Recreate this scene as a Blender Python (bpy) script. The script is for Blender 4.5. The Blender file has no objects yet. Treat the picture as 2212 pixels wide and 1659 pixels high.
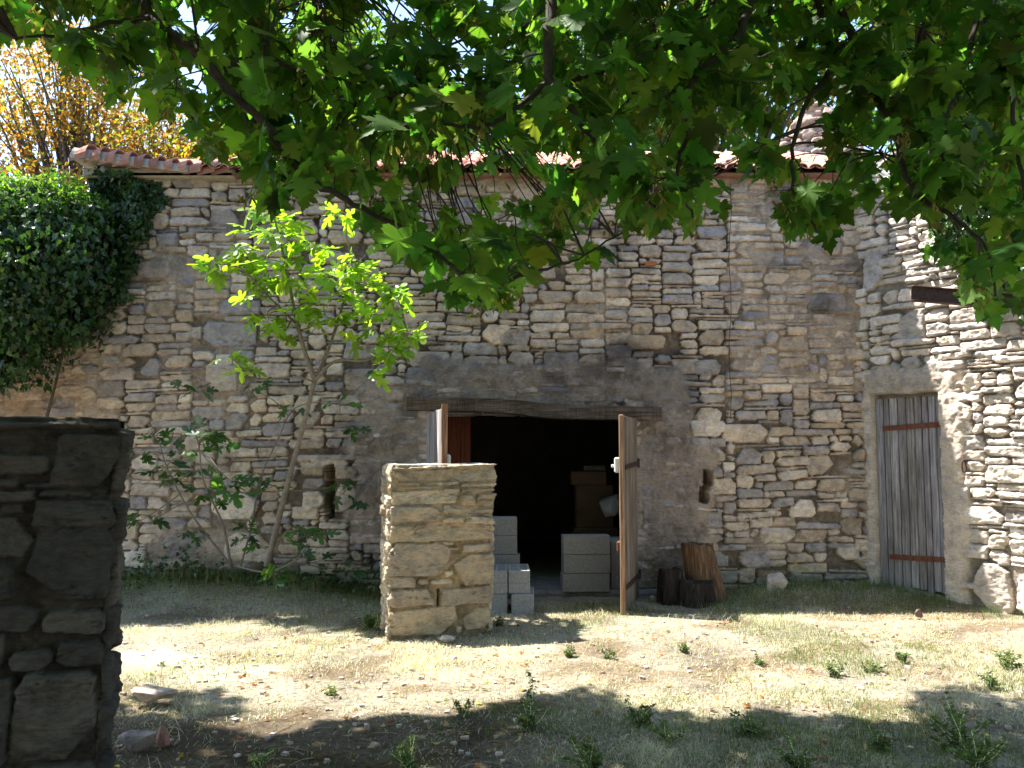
import bpy, math
import numpy as np
from math import radians as R

# ------------------------------------------------------------ camera, world, sun, exposure
sc = bpy.context.scene
COL = sc.collection
CAM_H = 1.6; TILT = 4.35; F = 1853.0
cam_d = bpy.data.cameras.new('camera'); cam = bpy.data.objects.new('camera', cam_d); COL.objects.link(cam)
cam.location = (0, 0, CAM_H); cam.rotation_euler = (R(90+TILT), 0, 0)
cam_d.sensor_width = 36; cam_d.lens = 36*F/2212; cam_d.clip_start = .05; cam_d.clip_end = 2000
sc.camera = cam
SUN = np.array([-.74, .28, 1.40]); SUN = SUN/np.linalg.norm(SUN)      # direction towards the sun
w = bpy.data.worlds.new('World'); sc.world = w; w.use_nodes = True
nt = w.node_tree; nt.nodes.clear()
sky = nt.nodes.new('ShaderNodeTexSky'); sky.sky_type = 'NISHITA'; sky.sun_disc = False
sky.sun_elevation = math.asin(SUN[2]); sky.sun_rotation = math.atan2(SUN[0], SUN[1])
sky.air_density = 1.15; sky.dust_density = .6; sky.ozone_density = 1.6
bg = nt.nodes.new('ShaderNodeBackground'); bg.inputs['Strength'].default_value = .12
ow = nt.nodes.new('ShaderNodeOutputWorld')
nt.links.new(sky.outputs[0], bg.inputs[0]); nt.links.new(bg.outputs[0], ow.inputs[0])
sl = bpy.data.lights.new('sun', 'SUN'); sl.energy = 5.0; sl.angle = R(.53); sl.color = (1, .95, .87)
so = bpy.data.objects.new('sun', sl); COL.objects.link(so)
from mathutils import Vector
so.rotation_euler = Vector(SUN).to_track_quat('Z', 'Y').to_euler(); so.location = (-6, 4, 14)
sc.view_settings.view_transform = 'Standard'; sc.view_settings.look = 'None'
sc.view_settings.exposure = 1.8; sc.view_settings.gamma = 1
sc.cycles.max_bounces = 8; sc.cycles.diffuse_bounces = 5; sc.cycles.transmission_bounces = 5; sc.cycles.glossy_bounces = 2

rng = np.random.default_rng(7)
ct, st = math.cos(R(TILT)), math.sin(R(TILT))
def P(px, py, Y):
    """the place at depth Y that is seen at (px, py) of a 2212 x 1659 picture"""
    u = (px-1106)/F; v = (829.5-py)/F
    k = Y/(ct - v*st)
    return np.array([u*k, Y, CAM_H + (st + v*ct)*k])
def proj(p):
    p = np.asarray(p, float); x = p[..., 0]; y = p[..., 1]; z = p[..., 2]-CAM_H
    d = np.maximum(y*ct + z*st, 1e-3); v = (-y*st + z*ct)/d
    return 1106 + F*x/d, 829.5 - F*v, y*ct+z*st

# ------------------------------------------------------------ noise
def _h(ix, iy, seed):
    n = (ix.astype(np.int64)*374761393 + iy.astype(np.int64)*668265263 + seed*974634777) & 0x7fffffff
    n = ((n ^ (n >> 13))*1274126177) & 0x7fffffff
    n = n ^ (n >> 16)
    return (n & 0xffff)/65535.0
def vn(x, y, seed=0):
    x = np.asarray(x, float); y = np.asarray(y, float)
    ix = np.floor(x); iy = np.floor(y); fx = x-ix; fy = y-iy
    fx = fx*fx*(3-2*fx); fy = fy*fy*(3-2*fy)
    a = _h(ix, iy, seed); b = _h(ix+1, iy, seed); c = _h(ix, iy+1, seed); d = _h(ix+1, iy+1, seed)
    return ((a*(1-fx)+b*fx)*(1-fy) + (c*(1-fx)+d*fx)*fy)*2-1
def fbm(x, y, seed=0, o=4, g=.5):
    r = 0; a = 1; t = 0
    for i in range(o):
        r = r + a*vn(x*2**i+i*17.3, y*2**i-i*9.1, seed+i); t += a; a *= g
    return r/t
def smooth(a, b, x):
    t = np.clip((x-a)/(b-a), 0, 1); return t*t*(3-2*t)

# ------------------------------------------------------------ object helpers
def tag(o, label=None, cat=None, group=None, kind=None):
    if label: o['label'] = label
    if cat: o['category'] = cat
    if group: o['group'] = group
    if kind: o['kind'] = kind
    return o
def empty(name, loc=(0, 0, 0), label=None, cat=None, group=None, rz=0):
    o = bpy.data.objects.new(name, None); COL.objects.link(o); o.location = loc; o.rotation_euler = (0, 0, rz)
    o.empty_display_size = .1
    return tag(o, label, cat, group)
def mesh(name, V, Fc, mat, parent=None, col=None, smooth_=False, loc=None):
    """Fc: an (M,k) array, or a list of faces. col: (N,3) colour for each vertex"""
    V = np.asarray(V, float).reshape(-1, 3)
    me = bpy.data.meshes.new(name)
    if isinstance(Fc, np.ndarray):
        M, k = Fc.shape
        me.vertices.add(len(V)); me.vertices.foreach_set('co', V.ravel().astype(np.float32))
        me.loops.add(M*k); me.loops.foreach_set('vertex_index', Fc.ravel().astype(np.int32))
        me.polygons.add(M); me.polygons.foreach_set('loop_start', (np.arange(M)*k).astype(np.int32))
        me.update(calc_edges=True)
    else:
        me.from_pydata([tuple(v) for v in V], [], [tuple(int(i) for i in f) for f in Fc])
    if col is not None:
        a = me.color_attributes.new('Col', 'FLOAT_COLOR', 'POINT')
        c = np.ones((len(V), 4), np.float32); c[:, :3] = col
        a.data.foreach_set('color', c.ravel())
    if smooth_: me.polygons.foreach_set('use_smooth', np.ones(len(me.polygons), bool))
    me.materials.append(mat)
    o = bpy.data.objects.new(name, me); COL.objects.link(o)
    if parent is not None:
        o.parent = parent
        if loc is None:                                     # V given in world space: move it into the parent's space
            bpy.context.view_layer.update()
            o.matrix_parent_inverse = parent.matrix_world.inverted()
    if loc is not None: o.location = loc
    return o
class MB:
    """collects boxes, tubes and prisms into one mesh"""
    def __init__(s): s.v = []; s.f = []; s.n = 0; s.c = []
    def add(s, V, Fs, c=(1, 1, 1)):
        V = np.asarray(V, float)
        s.v.append(V); s.f += [tuple(int(i)+s.n for i in f) for f in Fs]; s.n += len(V)
        c = np.asarray(c, float); s.c.append(np.tile(c, (len(V), 1)) if c.ndim == 1 else c)
    def box(s, lo, hi, c=(1, 1, 1), bev=.004, rot=None, org=(0, 0, 0)):
        lo = np.array(lo, float); hi = np.array(hi, float); b = min(bev, (hi-lo).min()*.45)
        V = []; idx = {}
        for ax in range(3):                                  # a chamfered box: three rings of face corners
            for sx in (0, 1):
                for sy in (0, 1):
                    for sz in (0, 1):
                        q = [sx, sy, sz]; p = []
                        for k in range(3):
                            e = (lo[k], hi[k])[q[k]]; i = (1, -1)[q[k]]*b
                            p.append(e if k == ax else e+i)
                        idx[(ax, sx, sy, sz)] = len(V); V.append(p)
        Fs = []
        I = lambda ax, *q: idx[(ax,)+tuple(q)]
        for sgn in (0, 1):
            f = [I(0, sgn, 0, 0), I(0, sgn, 1, 0), I(0, sgn, 1, 1), I(0, sgn, 0, 1)]; Fs.append(f if sgn else f[::-1])
            f = [I(1, 0, sgn, 0), I(1, 0, sgn, 1), I(1, 1, sgn, 1), I(1, 1, sgn, 0)]; Fs.append(f if sgn else f[::-1])
            f = [I(2, 0, 0, sgn), I(2, 1, 0, sgn), I(2, 1, 1, sgn), I(2, 0, 1, sgn)]; Fs.append(f if sgn else f[::-1])
        for a in (0, 1):
            for b_ in (0, 1):
                Fs.append([I(0, a, b_, 0), I(0, a, b_, 1), I(1, a, b_, 1), I(1, a, b_, 0)])
                Fs.append([I(0, a, 0, b_), I(0, a, 1, b_), I(2, a, 1, b_), I(2, a, 0, b_)])
                Fs.append([I(1, 0, a, b_), I(1, 1, a, b_), I(2, 1, a, b_), I(2, 0, a, b_)])
        for a in (0, 1):
            for b_ in (0, 1):
                for c_ in (0, 1): Fs.append([I(0, a, b_, c_), I(1, a, b_, c_), I(2, a, b_, c_)])
        V = np.array(V)
        if rot is not None: V = V @ np.asarray(rot).T
        s.add(V+np.asarray(org), Fs, c)
    def tube(s, pts, rad, n=8, c=(1, 1, 1), cap=True, wob=0, seed=0):
        V, Fs = tube(pts, rad, n, cap, wob, seed); s.add(V, Fs, c)
    def build(s, name, mat, parent=None, smooth_=False, loc=None):
        return mesh(name, np.concatenate(s.v), s.f, mat, parent, np.concatenate(s.c), smooth_, loc)
def rotz(a): c, s_ = math.cos(a), math.sin(a); return np.array([[c, -s_, 0], [s_, c, 0], [0, 0, 1]])
def rotx(a): c, s_ = math.cos(a), math.sin(a); return np.array([[1, 0, 0], [0, c, -s_], [0, s_, c]])
def roty(a): c, s_ = math.cos(a), math.sin(a); return np.array([[c, 0, s_], [0, 1, 0], [-s_, 0, c]])
def tube(pts, rad, n=6, cap=True, wob=0, seed=0):
    pts = np.asarray(pts, float); m = len(pts); rad = np.broadcast_to(np.asarray(rad, float), (m,))
    T = np.gradient(pts, axis=0); T /= np.linalg.norm(T, axis=1)[:, None]+1e-9
    up = np.array([.31, .87, .38]); V = []
    r_ = np.random.default_rng(seed)
    for i in range(m):
        a = np.cross(T[i], up); a /= np.linalg.norm(a)+1e-9; b = np.cross(T[i], a)
        for k in range(n):
            th = 2*math.pi*k/n; rr = rad[i]*(1+wob*(r_.random()-.5))
            V.append(pts[i] + rr*(math.cos(th)*a+math.sin(th)*b))
    Fs = [(i*n+k, i*n+(k+1) % n, (i+1)*n+(k+1) % n, (i+1)*n+k) for i in range(m-1) for k in range(n)]
    if cap: Fs += [tuple(range(n))[::-1], tuple((m-1)*n+k for k in range(n))]
    return np.array(V), Fs
def spline(pts, per=6):
    pts = np.asarray(pts, float); out = []
    q = np.vstack([2*pts[0]-pts[1], pts, 2*pts[-1]-pts[-2]])
    for i in range(1, len(q)-2):
        for t in np.linspace(0, 1, per, endpoint=False):
            out.append(.5*((2*q[i]) + (-q[i-1]+q[i+1])*t + (2*q[i-1]-5*q[i]+4*q[i+1]-q[i+2])*t*t + (-q[i-1]+3*q[i]-3*q[i+1]+q[i+2])*t**3))
    out.append(pts[-1]); return np.array(out)

# ------------------------------------------------------------ materials
def newmat(name):
    m = bpy.data.materials.new(name); m.use_nodes = True; n = m.node_tree.nodes; n.clear()
    return m, n, m.node_tree.links
def N(n, t, **kw):
    x = n.new(t)
    for k, v in kw.items():
        if k in x.inputs.keys(): x.inputs[k].default_value = v
        else: setattr(x, k, v)
    return x
def noise_tex(n, l, co, scale, detail=6, rough=.6, dist=0):
    t = n.new('ShaderNodeTexNoise'); t.inputs['Scale'].default_value = scale; t.inputs['Detail'].default_value = detail
    t.inputs['Roughness'].default_value = rough; t.inputs['Distortion'].default_value = dist; l.new(co, t.inputs['Vector']); return t.outputs['Fac']
def ramp(n, l, fac, stops):
    r = n.new('ShaderNodeValToRGB'); l.new(fac, r.inputs[0]); e = r.color_ramp.elements
    while len(e) < len(stops): e.new(.5)
    for i, (p, c) in enumerate(stops): e[i].position = p; e[i].color = (*c, 1) if len(c) == 3 else c
    return r.outputs[0]
def mul(n, l, a, b, fac=1, mode='MULTIPLY'):
    m = n.new('ShaderNodeMix'); m.data_type = 'RGBA'; m.blend_type = mode
    for s_, v in ((0, fac), (6, a), (7, b)):
        if hasattr(v, 'is_linked'): l.new(v, m.inputs[s_])
        else: m.inputs[s_].default_value = v if s_ == 0 else (*v, 1)
    return m.outputs[2]
def finish(m, n, l, col, rough=.9, bump=None, bs=.3, bd=.01, spec=.2):
    b = n.new('ShaderNodeBsdfPrincipled'); o = n.new('ShaderNodeOutputMaterial'); l.new(b.outputs[0], o.inputs[0])
    if hasattr(col, 'is_linked'): l.new(col, b.inputs['Base Color'])
    else: b.inputs['Base Color'].default_value = (*col, 1)
    if hasattr(rough, 'is_linked'): l.new(rough, b.inputs['Roughness'])
    else: b.inputs['Roughness'].default_value = rough
    b.inputs['Specular IOR Level'].default_value = spec
    if bump is not None:
        bn = n.new('ShaderNodeBump'); bn.inputs['Strength'].default_value = bs; bn.inputs['Distance'].default_value = bd
        l.new(bump, bn.inputs['Height']); l.new(bn.outputs[0], b.inputs['Normal'])
    return b
def coords(n, l, scale=(1, 1, 1)):
    t = n.new('ShaderNodeTexCoord'); mp = n.new('ShaderNodeMapping'); mp.inputs['Scale'].default_value = scale
    l.new(t.outputs['Object'], mp.inputs[0]); return mp.outputs[0]
def attr(n):
    a = n.new('ShaderNodeAttribute'); a.attribute_name = 'Col'; return a.outputs['Color']
def stone_mat(name, bs=.6, stain=.5, tint=(1, 1, 1)):
    m, n, l = newmat(name); co = coords(n, l)
    f1 = noise_tex(n, l, co, 9, 8, .68); f2 = noise_tex(n, l, coords(n, l, (1, 1, 3.5)), 22, 7, .7, .4); f3 = noise_tex(n, l, co, 3.1, 6, .7, .6)
    f4 = noise_tex(n, l, co, 120, 3, .6)
    c = mul(n, l, attr(n), ramp(n, l, f1, [(.3, (.62, .62, .64)), (.5, (1, 1, 1)), (.7, (1.22, 1.18, 1.08))]))
    c = mul(n, l, c, ramp(n, l, f2, [(.3, (.72, .70, .68)), (.5, (1, 1, 1)), (.72, (1.15, 1.15, 1.12))]))
    c = mul(n, l, c, ramp(n, l, f3, [(.50, (1, 1, 1)), (.60, (.5, .5, .5)), (.68, (.34, .34, .35))]), stain)
    c = mul(n, l, c, tint)
    ad = n.new('ShaderNodeMath'); ad.operation = 'ADD'; l.new(f2, ad.inputs[0])
    a2 = n.new('ShaderNodeMath'); a2.operation = 'MULTIPLY'; a2.inputs[1].default_value = .4; l.new(f4, a2.inputs[0]); l.new(a2.outputs[0], ad.inputs[1])
    finish(m, n, l, c, .93, ad.outputs[0], bs, .02, .15); return m
M_STONE = stone_mat('limestone', .7, .5, (1.24, 1.12, 1.12))
M_STONE_PALE = stone_mat('pale_limestone', .8, .25, (1.16, 1.09, 1.08))
M_PILLAR = stone_mat('pillar_limestone', .8, .45)
def wood_mat(name, a, b, scale=(30, 30, 1.6), bs=.6):
    m, n, l = newmat(name); co = coords(n, l, scale)
    f = noise_tex(n, l, co, 1.6, 8, .7, .5); g = noise_tex(n, l, coords(n, l, (80, 80, 2.2)), 1, 6, .7); h = noise_tex(n, l, coords(n, l, (3, 3, 1.0)), 1.3, 5, .6)
    c = ramp(n, l, f, [(.28, tuple(x*.35 for x in a)), (.45, a), (.68, b)])
    c = mul(n, l, c, ramp(n, l, g, [(.3, (.45, .43, .42)), (.5, (1, 1, 1)), (.7, (1.2, 1.2, 1.2))]))
    c = mul(n, l, c, ramp(n, l, h, [(.35, (.7, .66, .64)), (.6, (1.1, 1.1, 1.12))])); c = mul(n, l, c, attr(n))
    finish(m, n, l, c, .85, g, bs, .006, .2); return m
M_WOOD = wood_mat('weathered_grey_wood', (.26, .245, .25), (.50, .47, .48))
M_WOODBR = wood_mat('weathered_brown_wood', (.23, .18, .14), (.42, .35, .28))
M_BEAM = wood_mat('old_beam_wood', (.085, .062, .048), (.19, .145, .115), (1.8, 26, 26))
M_PANEL = wood_mat('dark_red_board', (.16, .05, .025), (.22, .075, .035))
M_LOG = wood_mat('rotting_log_wood', (.13, .075, .045), (.30, .19, .11), (22, 22, 1.5), 1.0)
M_DARKLOG = wood_mat('charred_log_wood', (.03, .022, .018), (.07, .05, .04), (14, 14, 3), 1.0)
def simple(name, a, b, sc_=30, rough=.8, bs=.4, bd=.005, spec=.3, use=False):
    m, n, l = newmat(name); co = coords(n, l); f = noise_tex(n, l, co, sc_, 7, .7)
    c = ramp(n, l, f, [(.35, a), (.65, b)])
    if use: c = mul(n, l, c, attr(n))
    finish(m, n, l, c, rough, f, bs, bd, spec); return m
M_CONC = simple('grey_concrete', (.24, .235, .23), (.40, .39, .38), 60, .95, .6, .004)
M_RUST = simple('rusty_iron', (.09, .03, .02), (.22, .085, .05), 40, .75)
M_RUSTD = simple('dark_rusty_iron', (.035, .018, .014), (.09, .045, .035), 30, .7)
M_WHITE = simple('white_plastic', (.6, .58, .52), (.72, .7, .66), 20, .5)
M_CARD = simple('dimmed_brown_cardboard', (.055, .033, .02), (.08, .05, .03), 6, .9, .1)  # cardboard colour lowered to put the dim interior into it
M_SACK = simple('white_sack', (.15, .145, .14), (.2, .19, .18), 12, .8, .6)
M_TILE = simple('terracotta_tile', (.42, .185, .13), (.60, .33, .24), 14, .9, .5, .004, .2, True)
M_MORTAR = simple('lime_mortar', (.38, .33, .27), (.52, .46, .38), 16, .95, .7, .01)
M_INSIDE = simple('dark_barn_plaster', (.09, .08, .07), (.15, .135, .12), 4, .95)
M_BARK = simple('grey_bark', (.07, .055, .045), (.15, .12, .10), 40, .9, .8, .006)
M_BARKD = simple('dark_bark', (.035, .028, .024), (.075, .06, .05), 50, .9, .8, .005)
M_FIGBARK = simple('fig_bark', (.15, .125, .10), (.27, .235, .195), 30, .85, .5)
M_WIRE = simple('dark_wire', (.04, .035, .03), (.08, .07, .06), 20)
M_DRYTWIG = simple('dry_twig', (.25, .19, .12), (.42, .34, .24), 30)
def leaf_mat(name, trans=.5, tcol=(1.7, 2.1, .5), rough=.45, spec=.35, var=8):
    m, n, l = newmat(name); co = coords(n, l); f = noise_tex(n, l, co, var, 3, .6)
    c = mul(n, l, attr(n), ramp(n, l, f, [(.3, (.75, .75, .75)), (.7, (1.2, 1.2, 1.1))]))
    b = n.new('ShaderNodeBsdfPrincipled'); l.new(c, b.inputs['Base Color']); b.inputs['Roughness'].default_value = rough; b.inputs['Specular IOR Level'].default_value = spec
    t = n.new('ShaderNodeBsdfTranslucent'); l.new(mul(n, l, c, tcol), t.inputs[0])
    mx = n.new('ShaderNodeMixShader'); mx.inputs[0].default_value = trans; l.new(b.outputs[0], mx.inputs[1]); l.new(t.outputs[0], mx.inputs[2])
    o = n.new('ShaderNodeOutputMaterial'); l.new(mx.outputs[0], o.inputs[0]); return m
M_MAPLE = leaf_mat('maple_leaf', .58, (1.85, 2.15, .7), .5, .22)
M_SEED = leaf_mat('maple_seed', .4, (1.5, 1.4, .6), .7, .2)
M_FIG = leaf_mat('fig_leaf', .5, (1.9, 2.2, .5), .42, .5)
M_IVY = leaf_mat('ivy_leaf', .25, (1.7, 2.1, .5), .35, .5)
M_TREE = leaf_mat('tree_leaf', .5, (1.9, 2.1, .5), .5, .3, 3)
M_GRASS = leaf_mat('grass_blade', .35, (1.3, 1.4, .7), .7, .2, 3)

# ------------------------------------------------------------ masonry as real relief
CREAM = [(.55, .49, .39), (.50, .43, .33), (.62, .57, .48), (.45, .40, .33), (.38, .37, .36), (.58, .52, .43), (.35, .35, .36), (.52, .47, .40), (.66, .62, .54), (.40, .385, .37), (.56, .50, .42)]
def pack(W, H, seed, cw=.05, ch=.037, kinds=None):
    """greedy packing of the face with rubble: thin slabs, blocks and chips"""
    r = np.random.default_rng(seed); nx = int(W/cw); nz = int(H/ch); occ = np.zeros((nz, nx), bool); out = []
    kinds = kinds or [((5, 12), 1, .20), ((4, 10), 2, .30), ((4, 9), 3, .26), ((4, 8), 4, .14), ((5, 9), 5, .05), ((2, 4), 2, .05)]
    pr = np.array([k[2] for k in kinds]); pr = pr/pr.sum()
    for j in range(nz):
        i = 0
        while i < nx:
            if occ[j, i]: i += 1; continue
            k = kinds[r.choice(len(kinds), p=pr)]; w_ = int(r.integers(k[0][0], k[0][1]+1)); h_ = min(k[1], nz-j)
            run = 0
            while i+run < nx and not occ[j, i+run] and run < w_+2: run += 1
            if run <= w_+1: w_ = min(run, w_+1)
            w_ = min(w_, run)
            while h_ > 1 and occ[j:j+h_, i:i+w_].any(): h_ -= 1
            if w_ <= 1 and run == 1: h_ = min(h_, 2)
            occ[j:j+h_, i:i+w_] = True
            out.append((i*cw, j*ch, (i+w_)*cw, (j+h_)*ch)); i += w_
    return out
def relief(S, Z, stones, seed, joint=.0015, deep=.06, warp=.010, mort=None, mcol=(.38, .335, .275), pal=None, dev=.016, edge=.011, rnd=3.2, palw=None, tintfn=None, strata=.008):
    """height (outwards) and colour of the masonry at S, Z (grids)"""
    r = np.random.default_rng(seed); pal = np.array(pal or CREAM)
    ds = S[0, 1]-S[0, 0]; dz = Z[1, 0]-Z[0, 0]
    wS = S + warp*fbm(S*4, Z*5, seed+1, 3); wZ = Z + warp*.8*fbm(S*2.5, Z*5, seed+5, 3) + .03*vn(S*.7, Z*.9, seed+8)
    H = np.full(S.shape, -9.0); C = np.zeros(S.shape+(3,))
    rough = fbm(S*16, Z*30, seed+11, 4, .6); facet = fbm(S*7, Z*12, seed+15, 2)
    s0, z0 = S[0, 0], Z[0, 0]
    ck = fbm(S*2.6, Z*24+1.5*vn(S*3, Z*3, seed), seed+44, 3); crack = smooth(.045, 0, np.abs(ck))*smooth(-.1, .3, fbm(S*4, Z*6, seed+49, 2))*strata
    for (a, b, c, d) in stones:
        cx, cz = (a+c)/2, (b+d)/2; hx = (c-a)/2-joint*r.uniform(.5, 1.5); hz = (d-b)/2-joint*r.uniform(.3, 1.2); hx = max(hx, .008); hz = max(hz, .006)
        i0 = max(int((a-.06-s0)/ds), 0); i1 = min(int((c+.06-s0)/ds)+2, S.shape[1]); j0 = max(int((b-.07-z0)/dz), 0); j1 = min(int((d+.07-z0)/dz)+2, S.shape[0])
        off = r.uniform(-dev, dev); col = pal[r.choice(len(pal), p=palw)]*r.uniform(.85, 1.12); th = r.normal(0, .022); tx = r.normal(0, .05); tz = r.normal(0, .08)
        skew = r.normal(0, .10); tap = r.normal(0, .07)
        if i1 <= i0 or j1 <= j0: continue
        x = wS[j0:j1, i0:i1]-cx; z = wZ[j0:j1, i0:i1]-cz
        x, z = x*math.cos(th)+z*math.sin(th), -x*math.sin(th)+z*math.cos(th)
        m = min(hx, hz); sd = np.full(x.shape, 9.0)
        for sg in (-1, 1):                                          # four slightly skewed sides
            k1 = r.normal(0, .16); sd = np.minimum(sd, (hx-(sg*x+k1*z))/math.hypot(1, k1))
            k2 = r.normal(0, .035+.10*hz/hx*0); sd = np.minimum(sd, (hz-(sg*z+k2*x))/math.hypot(1, k2))
        dg_ = math.hypot(hx, hz); 
        for sx_, sz_ in ((1, 1), (1, -1), (-1, 1), (-1, -1)):       # knocked off corners
            cc = r.uniform(.0, 1.0)**1.5*m*.8; al = r.uniform(.5, 1.05); nx_, nz_ = math.cos(al), math.sin(al)
            sd = np.minimum(sd, hx*nx_+hz*nz_-cc-(sx_*x*nx_+sz_*z*nz_))
        sd = sd - .003 + .007*rough[j0:j1, i0:i1]
        e = np.clip(sd/min(edge, m*.8), 0, 1); prof = (e*(2-e))**.55
        h = np.where(sd > -.004, -deep + (off+deep)*prof + (tx*x+tz*z+.018*rough[j0:j1, i0:i1]+.012*facet[j0:j1, i0:i1])*np.minimum(1, e*1.6)-crack[j0:j1, i0:i1], -9)
        Hs = H[j0:j1, i0:i1]; up = h > Hs; Hs[up] = h[up]
        Cs = C[j0:j1, i0:i1]; Cs[up] = col
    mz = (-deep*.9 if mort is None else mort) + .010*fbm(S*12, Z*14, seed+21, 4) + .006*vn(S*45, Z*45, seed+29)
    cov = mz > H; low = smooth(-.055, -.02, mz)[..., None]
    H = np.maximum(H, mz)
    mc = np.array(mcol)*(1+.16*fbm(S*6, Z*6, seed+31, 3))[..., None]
    mc = mc*(.42+.58*low)  # deep joints get darker earth, which also paints in some recess shade
    # a mortar smear: stones only just proud of the mortar carry some of it
    k = np.clip(((H-mz)/.012), 0, 1)[..., None]; C = np.where(cov[..., None], mc, C*k+mc*(1-k))
    if tintfn is not None: C = C*tintfn(S, Z)
    return H, C
def grid_faces(nz, nx, keep=None):
    i = np.arange(nz*nx).reshape(nz, nx)
    f = np.stack([i[:-1, :-1], i[:-1, 1:], i[1:, 1:], i[1:, :-1]], -1).reshape(-1, 4)
    return f if keep is None else f[keep.ravel()]
def pathfn(pts, closed=False, rc=.03):
    pts = np.asarray(pts, float)
    if closed: pts = np.vstack([pts, pts[:1]])
    seg = np.diff(pts, axis=0); L = np.linalg.norm(seg, axis=1); cum = np.r_[0, np.cumsum(L)]; T = seg/L[:, None]
    Nn = np.stack([T[:, 1], -T[:, 0]], 1)                       # outward: to the right of the walking direction
    def f(s):
        s = np.clip(s, 0, cum[-1]-1e-6); k = np.clip(np.searchsorted(cum, s, 'right')-1, 0, len(L)-1)
        t = s-cum[k]; p = pts[k]+T[k]*t[..., None]; n = Nn[k].copy()
        prev = (k-1) % len(L) if closed else np.maximum(k-1, 0); nxt = (k+1) % len(L) if closed else np.minimum(k+1, len(L)-1)
        wa = np.clip(1-t/rc, 0, 1)[..., None]*.5; wb = np.clip(1-(L[k]-t)/rc, 0, 1)[..., None]*.5
        n = n*(1-wa-wb)+Nn[prev]*wa+Nn[nxt]*wb
        ln = np.linalg.norm(n, axis=-1)[..., None]; p = p - n/ln*(rc*.35*np.maximum(wa, wb)*2)
        return p, n/ln
    return f, cum[-1]
def wall(name, pts, top, zmin, res, seed, mat, parent=None, thick=0, closed=False, stones=None, mort=None, holes=(), topfn=None, slope=None, top_col=(.44, .40, .34), **kw):
    f, L = pathfn(pts, closed); ns = int(L/res)+1; tmax = top+(thick*2+.4 if thick else 0)
    if closed: tmax = top
    s = np.linspace(0, L, ns); t = np.linspace(zmin, tmax, int((tmax-zmin)/res)+1); S, T_ = np.meshgrid(s, t)
    stones = stones if stones is not None else [(a, b+zmin, c, d+zmin) for a, b, c, d in pack(L+.1, tmax-zmin+.1, seed)]
    mo = mort(S, T_) if mort else None
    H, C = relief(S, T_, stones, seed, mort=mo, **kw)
    p, n = f(S); tp = np.full(S.shape, float(top)) if topfn is None else topfn(S)
    Z = np.minimum(T_, tp); dep = np.zeros_like(Z)
    if thick:
        over = T_-tp; dep = np.clip(over, 0, thick); Z = np.where(over > thick, tp-(over-thick), Z)
    keep = np.ones((S.shape[0]-1, S.shape[1]-1), bool)
    for (a, b, c, d, dp, cut) in holes:
        jag = .012*fbm(S*9, T_*9, seed+77, 2)
        ins = (S+jag > a) & (S+jag < c) & (T_+jag > b) & (T_+jag < d); H = np.where(ins, -dp, H)
        if cut:
            q = ins[:-1, :-1] & ins[1:, :-1] & ins[:-1, 1:] & ins[1:, 1:]; keep &= ~q
    # walls lean, swell and settle
    sw = .02*vn(S*.6, T_*.7, seed+90)
    out = H+sw
    flat = np.clip(1-dep/.05, 0, 1)                             # on top of the wall the stones stand up instead of out
    X = p[..., 0]+n[..., 0]*(out*flat-dep); Y = p[..., 1]+n[..., 1]*(out*flat-dep); Zf = Z+out*(1-flat)*.8
    if slope is not None: X = X + slope[0]*T_; Y = Y+slope[1]*T_
    V = np.stack([X, Y, Zf], -1).reshape(-1, 3); Fc = grid_faces(*S.shape, keep)
    Cc = C.reshape(-1, 3)
    if closed:                                                  # a slab top: rings shrinking to the middle
        ring = V[-ns:]; cen = ring.mean(0); Vs = [V]; Fs = [Fc]; base = len(V); last = np.arange(len(V)-ns, len(V)); cs = [Cc]
        K = 22
        for k in range(1, K+1):
            q = cen+(ring-cen)*(1-k/K*.985); q[:, 2] = ring[:, 2].mean() + .010*fbm(q[:, 0]*9, q[:, 1]*9, seed+3, 3) + .006; Vs.append(q)
            cur = np.arange(base, base+ns); base += ns; cs.append(np.tile(np.array(top_col), (ns, 1))*(1+.15*vn(q[:, 0]*20, q[:, 1]*20, 4))[:, None])
            Fs.append(np.stack([last[:-1], last[1:], cur[1:], cur[:-1]], 1)); last = cur
        V = np.concatenate(Vs); Fc = np.concatenate(Fs); Cc = np.concatenate(cs)
    return mesh(name, V, Fc, mat, parent, Cc, False)

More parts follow.
